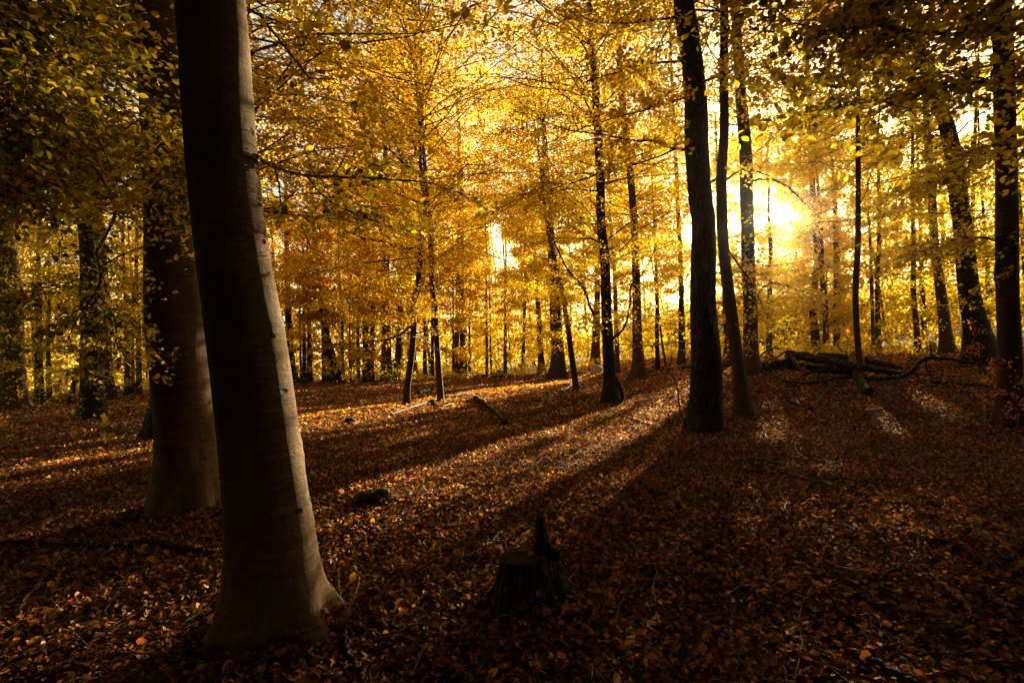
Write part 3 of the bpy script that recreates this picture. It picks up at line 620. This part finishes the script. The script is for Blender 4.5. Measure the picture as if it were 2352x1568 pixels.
# --- thinner trees of the middle distance, left to right
SM = [
 ("short trunk right of the sunlit trunk at the left edge", [(90, 921, 20), (90, 860, 16), (88, 760, 14)], 'slim', .36),
 ("thin stem second to the right of the left edge trunk", [(113, 921, 12), (112, 860, 10), (110, 760, 8)], 'thin', .36),
 ("bent curving stem just left of the lone rough oak", [(160, 931, 14), (166, 905, 11), (172, 870, 9), (188, 840, 8), (196, 780, 7)], 'thin', .38),
 ("stout trunk just right of the lone rough oak", [(251, 920, 32), (248, 880, 25), (244, 800, 22), (240, 650, 18)], 'tall', .36),
 ("leftmost of the small trunks between the lone rough oak and the second beech", [(292, 907, 13), (292, 860, 12), (291, 760, 11)], 'slim', .38),
 ("thin stem in the middle of the small trunks left of the second beech", [(305, 906, 9), (305, 860, 8), (304, 780, 7)], 'thin', .38),
 ("rightmost small trunk before the second beech's left side", [(320, 906, 14), (319, 860, 12), (318, 760, 11)], 'slim', .38),
 ("leaning trunk with flared foot touching the near beech's right edge", [(673, 880, 30), (668, 840, 20), (664, 760, 15), (661, 695, 13), (659, 590, 11), (656, 480, 9)], 'tall', .5),
 ("thinnest stem close beside the leaning trunk right of the near beech", [(692, 878, 6), (690, 800, 5), (688, 690, 4)], 'thin', .5),
 ("small trunk third to the right of the near beech", [(700, 879, 11), (699, 840, 9), (698, 740, 8)], 'slim', .48),
 ("small trunk fourth to the right of the near beech", [(712, 878, 13), (711, 840, 11), (710, 740, 9)], 'slim', .5),
 ("small trunk just left of the bulky dark bole", [(745, 875, 12), (744, 840, 10), (742, 760, 8)], 'slim', .5),
 ("bulky dark bole bending left, between the near beech and the thick straight trunk", [(770, 874, 38), (766, 850, 26), (756, 800, 19), (745, 744, 15), (733, 662, 13), (722, 540, 11)], 'tall', .48),
 ("small trunk touching the right side of the bulky dark bole", [(788, 873, 10), (787, 840, 8), (786, 760, 7)], 'thin', .5),
 ("thin stem midway between the bulky dark bole and the thick straight trunk", [(804, 872, 6), (804, 830, 5), (803, 740, 4)], 'thin', .5),
 ("narrow trunk left of the close dark pair beside the thick straight trunk", [(823, 871, 9), (823, 830, 8), (822, 740, 7)], 'slim', .5),
 ("darker trunk of the close pair left of the thick straight trunk", [(840, 871, 18), (840, 820, 14), (840, 700, 13), (841, 590, 11)], 'tall', .52),
 ("paler trunk of the close pair left of the thick straight trunk", [(853, 870, 15), (853, 820, 12), (856, 740, 9), (858, 640, 7)], 'slim', .52),
 ("leaning trunk between the thick straight trunk and the forked sapling", [(913, 870, 21), (914, 830, 17), (917, 780, 14), (920, 680, 12)], 'tall', .5),
 ("left one of two small far trunks framed by the saplings", [(976, 858, 11), (976, 820, 9), (976, 740, 8)], 'slim', .46),
 ("far trunk showing behind the straighter sapling's left edge", [(993, 863, 10), (993, 820, 8), (993, 740, 7)], 'slim', .46),
 ("hair-thin stem left of the close pair right of the saplings", [(1040, 866, 5), (1041, 760, 4), (1041, 646, 4), (1040, 540, 3)], 'thin', .44),
 ("tiny far trunk touching the close pair on its right side", [(1079, 850, 7), (1079, 820, 6), (1078, 760, 5)], 'thin', .36),
 ("thin straight stem below the bright gap in the leaves", [(1118, 848, 7), (1118, 780, 6), (1117, 680, 5), (1117, 580, 4)], 'slim', .36),
 ("very thin stem right beside the one below the bright gap", [(1128, 847, 5), (1127, 800, 4), (1126, 720, 4)], 'thin', .34),
 ("short far trunk midway between the bright gap and the massive buttressed trunk", [(1160, 844, 9), (1160, 810, 8), (1161, 760, 7)], 'slim', .34),
 ("straight slim trunk well left of the massive buttressed trunk", [(1201, 862, 10), (1202, 810, 8), (1204, 728, 8), (1207, 630, 7)], 'slim', .34),
 ("tapering trunk next to the massive buttressed trunk on its left", [(1244, 857, 20), (1242, 815, 14), (1238, 740, 12), (1232, 640, 10)], 'tall', .36),
 ("reddish distant trunk left of the V-limbed trunk", [(1366, 843, 27), (1368, 800, 20), (1370, 730, 16), (1372, 655, 13)], 'tall', .38),
 ("small trunk right of the one standing on a swollen foot", [(1510, 848, 12), (1510, 820, 10), (1509, 760, 9)], 'slim', .4),
 ("leaning stick-like stem beside the small trunk in the bright clearing", [(1530, 845, 6), (1526, 815, 5), (1520, 780, 4)], 'thin', .4),
 ("hazy far trunk touching the thickest trunk's left side", [(1566, 836, 18), (1566, 790, 15), (1565, 700, 13), (1563, 600, 11)], 'tall', .4),
]
for lab, pts, cls, tm in SM:
    dd = gd(pts[0][0], pts[0][1])
    tree("pine_tree" if "reddish" in lab else "beech_tree" if cls != 'thin' else "beech_sapling", lab, pts, PINE if "reddish" in lab else BEECH if cls == 'thin' else OAK,
         cls, tmu=tm, d=min(dd, 44), group="trees of the middle distance", nb={'tall': 46, 'slim': 26, 'thin': 14}[cls])

# ------------------------------------------------------------------ the far wood, and trees added behind the camera to block sky
def shaded(x, y, hg, m):
    """would a trunk at x, y stand in one of the sun shafts?"""
    az = SD[:2] / np.linalg.norm(SD[:2]); bad = np.zeros(len(x), bool)
    for A, B, rad, pr in BEAMS:
        for t in np.linspace(0, 1, 8):
            q = A * (1 - t) + B * t; w = np.stack([x - q[0], y - q[1]], -1); along = w @ az; off = np.abs(w[:, 0] * az[1] - w[:, 1] * az[0])
            bad |= (along > 0) & (off < max(rad, .2) + m) & (q[2] + along * math.tan(EL) < hg)
    return bad
def far_and_blocker_woods():
    rng = np.random.default_rng(9); g = Geo()
    n1, n2 = 125, 150
    r = np.concatenate([rng.uniform(46, 84, n1), 7 + 25 * rng.random(n2) ** .8]); a = np.concatenate([rng.uniform(-.9, .95, n1), rng.uniform(1.25, 2 * PI - 1.1, n2)])  # second set: unseen ring behind the camera, added to block sky light
    x, y = r * np.sin(a), r * np.cos(a); hg = rng.uniform(16, 26, n1 + n2); rad = rng.uniform(.06, .2, n1 + n2)
    near = np.arange(n1 + n2) >= n1; rad = np.where(shaded(x, y, hg * .8, .15) & ~near, .045, rad)
    z = H(x, y); n = len(x); t = np.linspace(0, 1, 6)
    P = np.stack([x[:, None] + t * rng.normal(0, 1.1, (n, 1)), y[:, None] + t * 0, z[:, None] - .3 + t * hg[:, None]], -1)
    P[:, 1:-1, 0] += rng.normal(0, .08, (n, 4))
    for i in range(n): tube(g, P[i], rad[i] * (1 - .75 * t), 7, 1, cap=False)
    nb = 48; k = np.repeat(np.arange(n), nb); f = np.where(rng.random(n * nb) < .17, rng.random(n * nb) * .28, rng.random(n * nb))
    S0 = np.stack([x[k], y[k], z[k] + 1.3 + f * (hg[k] - 1.5)], -1)
    az = rng.uniform(0, 2 * PI, len(k)); D0 = nrm(np.stack([np.cos(az), np.sin(az), rng.uniform(0, .5, len(k))], -1))
    g2 = Geo(); fr = ~near[k]; LL = rng.uniform(2.2, 5, len(k))
    spray(g2, S0[fr], D0[fr], LL[fr], 7, 9, .28, .36, rng, 'quad', True, .2, .7, .16)
    g3 = Geo(); spray(g3, S0[~fr], D0[~fr], LL[~fr], 7, 9, .45, .4, rng, 'quad', False, .2, .7, .16)
    g2.V += g3.V; g2.Q += [q + g2.n for q in g3.Q]; g2.M += [np.full(len(m), 2) for m in g3.M]; g2.T += g3.T; g2.S += g3.S
    g.V += g2.V; g.Q += [q + g.n for q in g2.Q]; g.M += g2.M; g.T += g2.T; g.S += g2.S
    o = g.build("far_and_blocker_woods", [LEAF, OAK, BLOCKLEAF])
    tag(o, "golden far-off wood closing the view, plus added unseen trees behind camera blocking sky", "woods", kind='stuff')
far_and_blocker_woods()
def undergrowth():
    rng = np.random.default_rng(12); g = Geo()
    n = 700; x = np.concatenate([rng.uniform(12, 36, 420), rng.uniform(-12, 14, 280)]); y = np.concatenate([rng.uniform(24, 46, 420), rng.uniform(40, 52, 280)])
    S0 = np.stack([x, y, H(x, y) + .05], -1); az = rng.uniform(0, 2 * PI, n)
    D0 = nrm(np.stack([np.cos(az), np.sin(az), rng.uniform(.7, 2.2, n)], -1))
    spray(g, S0, D0, rng.uniform(.4, 1.3, n), 6, 6, .13, .33, rng, 'quad', True, .2, .7, .14)
    n = 1900; r = rng.uniform(43, 88, n); a = rng.uniform(-.88, .95, n); x, y = r * np.sin(a), r * np.cos(a)
    S0 = np.stack([x, y, H(x, y) + .1 + 1.6 * rng.random(n) ** 2], -1); az = rng.uniform(0, 2 * PI, n)
    D0 = nrm(np.stack([np.cos(az), np.sin(az), rng.uniform(.3, 1.6, n)], -1))
    spray(g, S0, D0, rng.uniform(.8, 2.2, n), 5, 6, .24, .3, rng, 'quad', True, .2, .7, .12)
    tag(g.build("undergrowth", [LEAF, TWIG]), "low yellow undergrowth on the bright ground behind the fallen logs", "undergrowth", kind='stuff')
undergrowth()

# ------------------------------------------------------------------ dead wood
NL = [0]
def log(name, label, pts, d=None, mat=DEAD, cat=None, group=None, sides=None, cut=False, rough=.06, lift=.5, fork=()):
    """pts (px, py, w) along the axis; without d every point lies on the ground"""
    NL[0] += 1; rng = np.random.default_rng(900 + NL[0]); P, R = [], []
    def pr(pts):
        P, R = [], []
        for x, y, w in pts:
            if d is None:
                q = gd(x, y + w * .3); p = un(x, y + w * .3, q); r = w / 2 / FPX * q; p = np.array([p[0], p[1], float(H(p[0], p[1])) + r * lift + (.03 if r < .02 else .012)])
            else:
                q = d; p = un(x, y, q); r = w / 2 / FPX * q
            P.append(p); R.append(max(r, .0026))
        return P, R
    P, R = pr(pts); base = np.mean(P, axis=0); base[2] = min(p[2] for p in P)
    big = max(R) > .05
    Pp, Rr = resample(P, R, max(.03, max(R) * .9)); g = Geo()
    Pp = Pp + rng.normal(0, .12 if big else .75, Pp.shape) * np.minimum(Rr, .012 if not big else 9)[:, None]
    tube(g, Pp, Rr, sides or (14 if big else 6), 0, rough, rng, capmat=1)
    if fork:
        root = empty(name, base, label, cat or "branch", group)
        g.build("stem", [mat, CUT], root)
        for f in fork:
            P2, R2 = pr(f); P2, R2 = resample(P2, R2, .04 if not big else .12); g3 = Geo()
            tube(g3, P2 + rng.normal(0, .12, P2.shape) * R2[:, None], R2, 6, 0, rough, rng); g3.build("side_branch", [mat], root)
        return root
    o = g.build(name, [mat, CUT], loc=base)
    return tag(o, label, cat or ("log" if big else "twig"), group)
DP = gd(1900, 872)          # depth of the log pile
FG = "fallen logs of the pile"
log("fallen_log", "thickest bark-covered log on top of the pile, left of the slender trunk", [(1808, 813, 19), (1850, 820, 21), (1910, 829, 20), (1972, 841, 18)], DP, PINE, "log", FG, cut=True)
log("fallen_log", "long straight log running from the slender trunk towards the right edge", [(1975, 842, 14), (2059, 856, 13), (2178, 870, 11), (2284, 881, 8)], DP - .4, DEAD, "log", FG)
log("fallen_log", "short log end lying low at the left end of the pile", [(1752, 840, 14), (1790, 834, 17), (1822, 830, 17)], DP + .1, DEAD, "log", FG)
log("fallen_log", "dark sawn chunk of log lying behind the thickest log", [(1880, 815, 12), (1912, 817, 13), (1943, 820, 15)], DP + .8, DEAD, "log", FG)
log("fallen_log", "short crumbling log behind the slender trunk on its right", [(1990, 829, 15), (2030, 835, 15), (2072, 845, 11)], DP + .5, PINE, "log", FG)
log("fallen_log", "log pointing towards the viewer with a dark cut end, at the slender trunk's foot", [(1966, 862, 17), (1978, 880, 19), (1993, 902, 22)], None, DEAD, "log", FG, lift=.7)
log("fallen_log", "thin log lying parallel below the long straight log on the right", [(2105, 877, 6), (2200, 884, 7), (2288, 891, 6)], None, DEAD, "log", FG, lift=.8)
log("fallen_log", "dark log filling the middle of the pile under the thickest log", [(1800, 838, 17), (1880, 846, 17), (1962, 854, 15)], DP + .15, DEAD, "log", FG)
log("fallen_branch", "pale barkless crooked branch hanging over the front of the log pile", [(1812, 812, 6), (1824, 829, 9), (1832, 842, 9), (1846, 850, 8), (1864, 856, 6)], DP - .5, PALE, "branch",
    fork=[[(1846, 850, 5), (1850, 835, 3), (1852, 822, 2)]])
log("fallen_branch", "knobbly branch lying level in front of the pile's left end", [(1748, 849, 7), (1780, 846, 8), (1812, 842, 7)], DP - .5, DEAD, "branch")
log("fallen_branch", "stick leaning steeply up onto the left of the log pile", [(1758, 843, 5), (1784, 822, 5), (1808, 803, 4)], DP - .3, TWIG, "branch")
log("fallen_branch", "arched stick rising left of the log pile against the light", [(1742, 822, 4), (1760, 806, 5), (1782, 799, 5), (1800, 804, 3)], DP, TWIG, "branch")
log("fallen_branch", "wavy branch along the front of the log pile", [(1844, 862, 5), (1876, 851, 6), (1920, 850, 6), (1968, 850, 4)], DP - .8, DEAD, "branch")
log("fallen_branch", "long low branch on the leaves in front of the log pile", [(1783, 871, 6), (1839, 882, 7), (1897, 878, 7), (1960, 866, 7)], None, DEAD, "branch", lift=1.0)
log("fallen_branch", "big arched dead branch with upright twigs right of the slender trunk",
    [(1978, 872, 9), (2059, 866, 9), (2092, 853, 9), (2112, 833, 9), (2136, 822, 8), (2192, 826, 7), (2245, 836, 6), (2282, 839, 3)], DP - 1.2, DEAD, "branch",
    fork=[[(2140, 822, 4), (2139, 803, 3), (2135, 784, 2)], [(2134, 823, 4), (2150, 812, 3), (2170, 799, 2)], [(2246, 837, 4), (2264, 854, 3), (2282, 876, 3)], [(2126, 826, 4), (2128, 845, 3), (2140, 866, 2)], [(2094, 853, 4), (2110, 868, 3), (2118, 884, 2)]])
log("fallen_log", "long thin log behind the thickest trunk, spanning to the swollen-footed trunk", [(1484, 855, 5), (1588, 845, 7), (1660, 842, 8), (1715, 840, 8)], None, DEAD, "log", lift=.9)
log("fallen_branch", "mossy log pointing at the viewer right of the saplings' feet", [(1092, 914, 11), (1122, 938, 12), (1162, 971, 12)], None, DEAD, "branch", lift=.8)
log("fallen_branch", "long dead branch lying at the feet of the two saplings", [(900, 953, 4), (994, 922, 6), (1040, 912, 6), (1085, 906, 6)], None, TWIG, "branch", lift=1.2,
    fork=[[(994, 922, 5), (1010, 935, 4), (1036, 929, 3)]])
log("fallen_branch", "long curved branch running from the leaning trunk's foot to the left", [(1200, 922, 4), (1247, 920, 5), (1299, 896, 5), (1326, 878, 4), (1390, 866, 3)], None, TWIG, "branch", lift=1.2)
log("fallen_branch", "dark stick below the long curved branch in the middle", [(1198, 952, 4), (1260, 935, 6), (1288, 925, 5)], None, TWIG, "branch", lift=1.0)
log("fallen_log", "small cut log between the saplings catching the sun", [(962, 904, 10), (990, 897, 10)], None, DEAD, "log", lift=.8)
log("fallen_twig", "thin stick leaning left of the straighter sapling's foot", [(926, 876, 2), (950, 890, 3), (980, 913, 3)], 22.0, TWIG)
# foreground
log("fallen_branch", "long dark branch lying on the leaves left of the near beech's foot", [(-40, 1252, 10), (35, 1253, 11), (158, 1256, 11), (246, 1261, 12), (334, 1251, 13), (404, 1267, 11), (520, 1281, 10)], None, DEAD, "branch", lift=.9)
log("fallen_twig", "long pale twig curving along the bottom in front of the near beech", [(236, 1496, 5), (253, 1499, 4), (281, 1515, 5), (334, 1517, 4), (447, 1533, 4), (492, 1539, 4), (615, 1523, 3), (710, 1519, 2)], None, PALE, lift=2)
log("fallen_twig", "dim crooked twig in the bottom left corner", [(113, 1323, 4), (88, 1351, 5), (53, 1397, 6), (44, 1440, 5)], None, PALE, lift=1.5)
log("fallen_twig", "tiny pale stick left of the near beech, below the long dark branch", [(262, 1384, 4), (243, 1412, 3)], None, PALE, lift=1.5)
log("fallen_branch", "short barky stick at the bottom edge right of the near beech, lit orange", [(786, 1450, 12), (800, 1507, 15), (825, 1553, 16), (846, 1600, 16)], None, PINE, "branch", lift=.9)
log("fallen_twig", "hoop-shaped twig looping right of the near beech's foot", [(738, 1312, 2), (800, 1319, 3), (821, 1333, 3), (823, 1358, 3), (809, 1404, 3), (788, 1437, 3), (742, 1480, 2)], None, TWIG, lift=6)
log("fallen_twig", "twig crossing inside the hoop-shaped twig", [(778, 1322, 2), (780, 1366, 3), (788, 1433, 3), (815, 1478, 2)], None, TWIG, lift=8)
log("fallen_twig", "long dark twig sagging from the near beech's foot to the right", [(640, 1391, 2), (726, 1408, 3), (788, 1435, 4), (875, 1472, 5), (933, 1462, 6), (1018, 1432, 3)], None, TWIG, lift=3)
log("fallen_twig", "forked twig reaching up to the broken stump's left side", [(1012, 1315, 3), (1111, 1271, 4), (1161, 1226, 3), (1226, 1188, 2)], None, TWIG, "twig", lift=3,
    fork=[[(1117, 1266, 3), (1128, 1228, 2), (1140, 1188, 2)]])
log("fallen_twig", "straight twig touching the broken stump's rim", [(1100, 1270, 2), (1140, 1258, 3), (1200, 1244, 2)], None, TWIG, lift=3)
log("fallen_branch", "sinuous branch on the dark leaves below the slimmer smooth trunk", [(1676, 1068, 4), (1734, 1062, 7), (1800, 1072, 8), (1840, 1105, 8), (1891, 1116, 7), (1940, 1136, 5)], None, TWIG, "branch", lift=1.2)
log("fallen_twig", "thin straight twig beneath the sinuous branch", [(1650, 1092, 2), (1742, 1086, 3), (1790, 1086, 2)], None, TWIG, lift=1.5)
log("fallen_twig", "pale slender twig sweeping up to the right in the dark right foreground", [(2162, 1285, 2), (2098, 1302, 3), (2019, 1333, 3), (1953, 1341, 3), (1893, 1346, 2)], None, PALE, lift=3)
log("fallen_twig", "curved pale twig bending downward at the sweeping twig's left end", [(1934, 1350, 2), (1891, 1362, 3), (1858, 1383, 4), (1839, 1416, 4), (1835, 1441, 3)], None, PALE, lift=2)
log("fallen_twig", "wavy twig running to the bottom edge in the right foreground", [(1835, 1455, 3), (1843, 1486, 4), (1839, 1520, 5), (1828, 1580, 4)], None, PALE, lift=1.5)
log("fallen_log", "dark rotten log end in the bottom right foreground", [(1890, 1480, 16), (1953, 1499, 22), (2036, 1540, 26), (2120, 1585, 26)], None, DEAD, "log", lift=.5)
log("fallen_branch", "short stub of wood beside the curved pale twig", [(1856, 1400, 13), (1882, 1445, 14)], None, DEAD, "branch", lift=.7)
log("fallen_twig", "hook-shaped pale twig in the middle of the right foreground", [(1780, 1146, 2), (1804, 1160, 3), (1798, 1184, 4), (1752, 1211, 3)], None, PALE, lift=2)
log("fallen_branch", "small pale stick lying level near the right edge", [(2190, 1367, 6), (2252, 1369, 5)], None, PALE, "branch", lift=1.2)
log("fallen_twig", "short upright-looking twig right of the broken stump", [(1452, 1282, 2), (1467, 1322, 3)], None, PALE, lift=2)
log("fallen_twig", "zigzag twig second to the right of the broken stump", [(1485, 1283, 2), (1510, 1327, 3), (1499, 1358, 3), (1506, 1393, 3)], None, TWIG, lift=2)
log("fallen_twig", "pale bent twig close right and below the broken stump", [(1462, 1345, 2), (1443, 1366, 3), (1423, 1408, 4), (1415, 1447, 4)], None, PALE, lift=2)
log("fallen_branch", "stubby stick below the broken stump", [(1308, 1473, 7), (1371, 1470, 7)], None, TWIG, "branch", lift=1)
log("fallen_twig", "thin stick pointing at the right edge tree's foot", [(2050, 954, 2), (2110, 955, 3), (2182, 954, 2)], None, TWIG, lift=2)
log("fallen_twig", "dark stick left of the one pointing at the right edge tree", [(1972, 951, 3), (2010, 947, 4), (2058, 938, 3)], None, TWIG, lift=2)
log("fallen_branch", "knotty branch between the slimmer smooth trunk and the log pile", [(1797, 916, 6), (1828, 931, 6), (1868, 944, 4)], None, DEAD, "branch", lift=1)
log("fallen_twig", "thin stick slanting down from the log pointing at the viewer", [(1912, 880, 2), (1897, 905, 3), (1866, 939, 3)], None, TWIG, lift=2)
log("fallen_twig", "thin stick on the leaves below the swollen-footed trunk", [(1430, 960, 3), (1480, 975, 3), (1530, 992, 2)], None, TWIG, lift=2)
rg = np.random.default_rng(77)
for i in range(16):
    a = rg.uniform(0, PI); cx, cy_ = rg.uniform(248, 330), rg.uniform(978, 1008); l = rg.uniform(14, 38)
    log("fallen_twig", "pale dry twig in the loose heap left of the second beech's foot", [(cx - l * math.cos(a), cy_ - l * .35 * math.sin(a), 2.4), (cx + rg.uniform(-3, 3), cy_ - rg.uniform(2, 7), 3), (cx + l * math.cos(a), cy_ + l * .35 * math.sin(a) - 5, 2)],
        None, PALE, "twig", "twigs in the heap by the second beech", lift=2 + 6 * rg.random())

# ------------------------------------------------------------------ stumps, stones, seedlings
def stump():
    rng = np.random.default_rng(31); base = gp(1216, 1382); d = gd(1216, 1382); k = d / FPX
    e = empty("tree_stump", base, "old sawn stump with an upright splinter, low in the middle foreground", "stump")
    g = Geo(); ht = 108 * k; n = 16; z = np.linspace(-.06, ht, n); P = np.stack([base[0] + 0 * z, base[1] + 0 * z, base[2] + z], -1)
    P[:, 0] += np.linspace(.01, -.02, n)
    f = np.clip(z / ht, 0, 1); R = k * (60 + 52 * (1 - f) ** 2.2)
    def prof(th, kk): return 1 + (.10 * (1 - f[kk]) + .015) * np.cos(5 * th + 1) + (.10 * (1 - f[kk]) + .02) * np.cos(8 * th + .5) + .025 * np.cos(17 * th + 2)
    ring = tube(g, P, R, 64, 0, .012, rng, prof, False)
    g.build("stem", [DEAD], e)
    top = ring[-1]; c = top.mean(0); g = Geo(); V = np.concatenate([top, c + (top - c) * .6 + [0, 0, .006], c + (top - c) * .03 + [0, 0, .01]])
    V[:, 2] += rng.normal(0, .002, len(V))
    j = np.arange(64); q = (j + 1) % 64
    g.add(V, np.concatenate([np.stack([j, q, 64 + q, 64 + j], -1), np.stack([64 + j, 64 + q, 128 + q, 128 + j], -1)]), 0, .5, False)
    g.build("cut_face", [CUT], e)
    g = Geo(); tx = c[0] + 40 * k
    for dx, dy, h, w, w2 in ((0, 0, 88, 20, 9), (-13, .01, 40, 12, 2), (17, -.005, 44, 15, 3), (6, .02, 66, 14, 4), (28, .0, 22, 14, 4)):
        zz = np.linspace(-.02, h * k, 9); s = zz.clip(0) / (h * k)
        PP = np.stack([tx + dx * k * (1 - .5 * s) + rng.normal(0, .002, 9), c[1] - .02 + dy + 0 * zz, c[2] + zz], -1)
        tube(g, PP, k * (w * (1 - s) + w2 * s), 9, 0, .10, rng)
    g.build("splinter", [DEAD], e)
    for a_, h_, s_ in ((-.35, .5, .05), (-1.2, .3, .032), (.3, .7, .045), (-2.3, .35, .03)):
        g = Geo(); n2 = 12; ph = np.linspace(.02, PI - .02, n2)
        cc = np.array([base[0] + math.cos(a_) * k * 76, base[1] + math.sin(a_) * k * 76, base[2] + ht * h_ * .55])
        PP = np.stack([cc[0] + 0 * ph, cc[1] + 0 * ph, cc[2] - np.cos(ph) * ht * .36], -1)
        tube(g, PP, s_ * np.sin(ph) * .75 + .004, 16, 0, .12, rng); g.build("moss", [MOSS], e)
    for nm, px, py, tn, sz, lab in (("leaf", 1218, 1272, .96, .05, "yellow leaf lying on the stump top, beside the splinter"), ("leaf", 1216, 1250, .5, .075, "brown curled leaf propped against the stump's splinter")):
        g = Geo(); p = np.array([c[0] + (px - 1203) * k, c[1] + (-.045 if tn > .9 else .02), c[2] + (.022 if tn > .9 else .045)])
        leaves(g, p[None], nrm(np.array([[.15, -.5, .8 if tn > .9 else .35]])), np.array([[.8, .3, .3]]), np.array([sz]), np.array([tn]), 0, 'full')
        tag(g.build("fallen_leaf", [LITTER], loc=p), lab, "leaf")
stump()
def lump(name, label, px, py, w, h, mat, cat, seed, parts=()):
    rng = np.random.default_rng(seed); base = gp(px, py); d = gd(px, py); k = d / FPX; g = Geo()
    n = 12; ph = np.linspace(-.25, PI / 2 - .02, n); P = np.stack([base[0] + 0 * ph, base[1] + 0 * ph, base[2] + np.sin(ph) * h * k], -1)
    R = np.cos(ph) ** .75 * w / 2 * k + .003; a = rng.uniform(0, 6, 4)
    def prof(th, kk): return 1 + .16 * np.cos(2 * th + a[0]) + .12 * np.cos(3 * th + a[1] + kk * .2) + .07 * np.cos(7 * th + a[2] + kk * .5)
    tube(g, P, R, 26, 0, .035, rng, prof, False)
    e = empty(name, base, label, cat) if parts else None
    if not parts: return tag(g.build(name, [mat], loc=base), label, cat)
    g.build("mound", [mat], e)
    for dx, dy, ww, hh, m in parts:
        g = Geo(); ph = np.linspace(-1.2, PI / 2 - .02, 10); c = base + np.array([dx * k, -.02, dy * k])
        tube(g, np.stack([c[0] + 0 * ph, c[1] + 0 * ph, c[2] + np.sin(ph) * hh * k], -1), np.cos(ph) ** .8 * ww / 2 * k + .002, 18, 0, .07, rng, None, False); g.build("moss", [m], e)
    return e
lump("mossy_stump", "low rotten stump with bright green moss, right of the near beech", 862, 1152, 90, 27, DEAD, "stump", 3, [(18, 16, 36, 16, MOSS), (-20, 12, 44, 14, MOSS), (36, 5, 40, 12, MOSS), (2, 8, 62, 15, MOSS), (60, 0, 40, 7, MOSS)])
lump("tree_stump", "small flat dark stump beside the bright strip of sunlit leaves", 804, 972, 32, 14, DEAD, "stump", 4)
lump("boulder", "pale rounded boulder left of the V-limbed trunk, in the bright background", 1371, 856, 26, 18, STONE, "stone", 5)
lump("boulder", "smaller pale stone left of the rounded boulder", 1347, 859, 15, 9, STONE, "stone", 6)
lump("soil_mound", "dark earthy root mound left of the massive buttressed trunk", 1146, 868, 34, 18, DEAD, "mound", 7)
lump("soil_mound", "low dark hump right of the close pair of stems", 1104, 868, 30, 9, DEAD, "mound", 8)
def seedling(label, pts, d, leaf, bark=TWIG, name="beech_seedling"):
    rng = np.random.default_rng(int(pts[0][0])); P = [un(x, y, d) for x, y, w in pts]; R = [max(.003, w / 2 / FPX * d) for x, y, w in pts]
    P[0][2] = min(P[0][2], float(H(P[0][0], P[0][1]))) - .03; e = empty(name, P[0] + [0, 0, .03], label, "seedling")
    P, R = resample(P, R, .06); g = Geo(); tube(g, P, R, 6, 0, .05, rng); g.build("stem", [bark], e)
    nb, L, size, tm = leaf; i = rng.integers(int(len(P) * .25), len(P), nb); D = nrm(rng.normal(0, 1, (nb, 3)) * [1, 1, .5] + [0, 0, .3]); g = Geo()
    spray(g, P[i], D, rng.uniform(.5, 1.1, nb) * L, 4, 2, size, tm, rng, 'full', True, .3, 1.0, .08, True, .012); g.build("leaves", [LITTER if tm > .85 else LEAF, TWIG], e)
seedling("thin zigzag seedling left of the thickest rough-barked trunk", [(1576, 966, 4), (1562, 941, 3.5), (1555, 885, 3.5), (1539, 852, 3), (1544, 808, 2)], gd(1576, 966), (6, .35, .06, .8))
seedling("withered brown-leaved seedling left of the right edge trunk", [(2296, 968, 5), (2292, 930, 4), (2300, 890, 4), (2298, 850, 3), (2312, 810, 2)], gd(2296, 972), (22, .4, .06, .86))
seedling("withered brown-leaved sprig in front of the right edge trunk", [(2334, 1000, 4), (2338, 950, 3), (2330, 890, 3), (2344, 840, 2)], gd(2334, 1004), (14, .3, .06, .86))
seedling("reddish dead-leaved shoot against the large leaning trunk's foot", [(2232, 834, 4), (2230, 800, 3), (2240, 770, 3), (2236, 735, 2)], 17.6, (12, .35, .08, .86))
seedling("leafless-looking upright sprout in the far left corner of the clearing", [(22, 1010, 3), (24, 990, 2), (20, 965, 2)], gd(22, 1012), (3, .25, .05, .4))

# ------------------------------------------------------------------ haze
def haze():
    g = Geo(); x0, x1, y0, y1, z0, z1 = -110, 120, -30, 125, -2.5, 34
    V = [(x, y, z) for z in (z0, z1) for y in (y0, y1) for x in (x0, x1)]
    g.add(V, [(0, 2, 3, 1), (4, 5, 7, 6), (0, 1, 5, 4), (2, 6, 7, 3), (0, 4, 6, 2), (1, 3, 7, 5)], smooth=False)
    m, t, o = newmat("haze_air"); v = t.nodes.new("ShaderNodeVolumePrincipled")
    v.inputs['Color'].default_value = (1, .93, .82, 1); v.inputs['Density'].default_value = .00006; v.inputs['Anisotropy'].default_value = .95
    t.links.new(v.outputs[0], o.inputs['Volume'])
    ob = g.build("haze", [m]); ob['kind'] = 'stuff'; ob['label'] = "thin golden haze filling the air between the trees"
haze()
for o in bpy.data.objects:
    if '_b' in o: del o['_b']
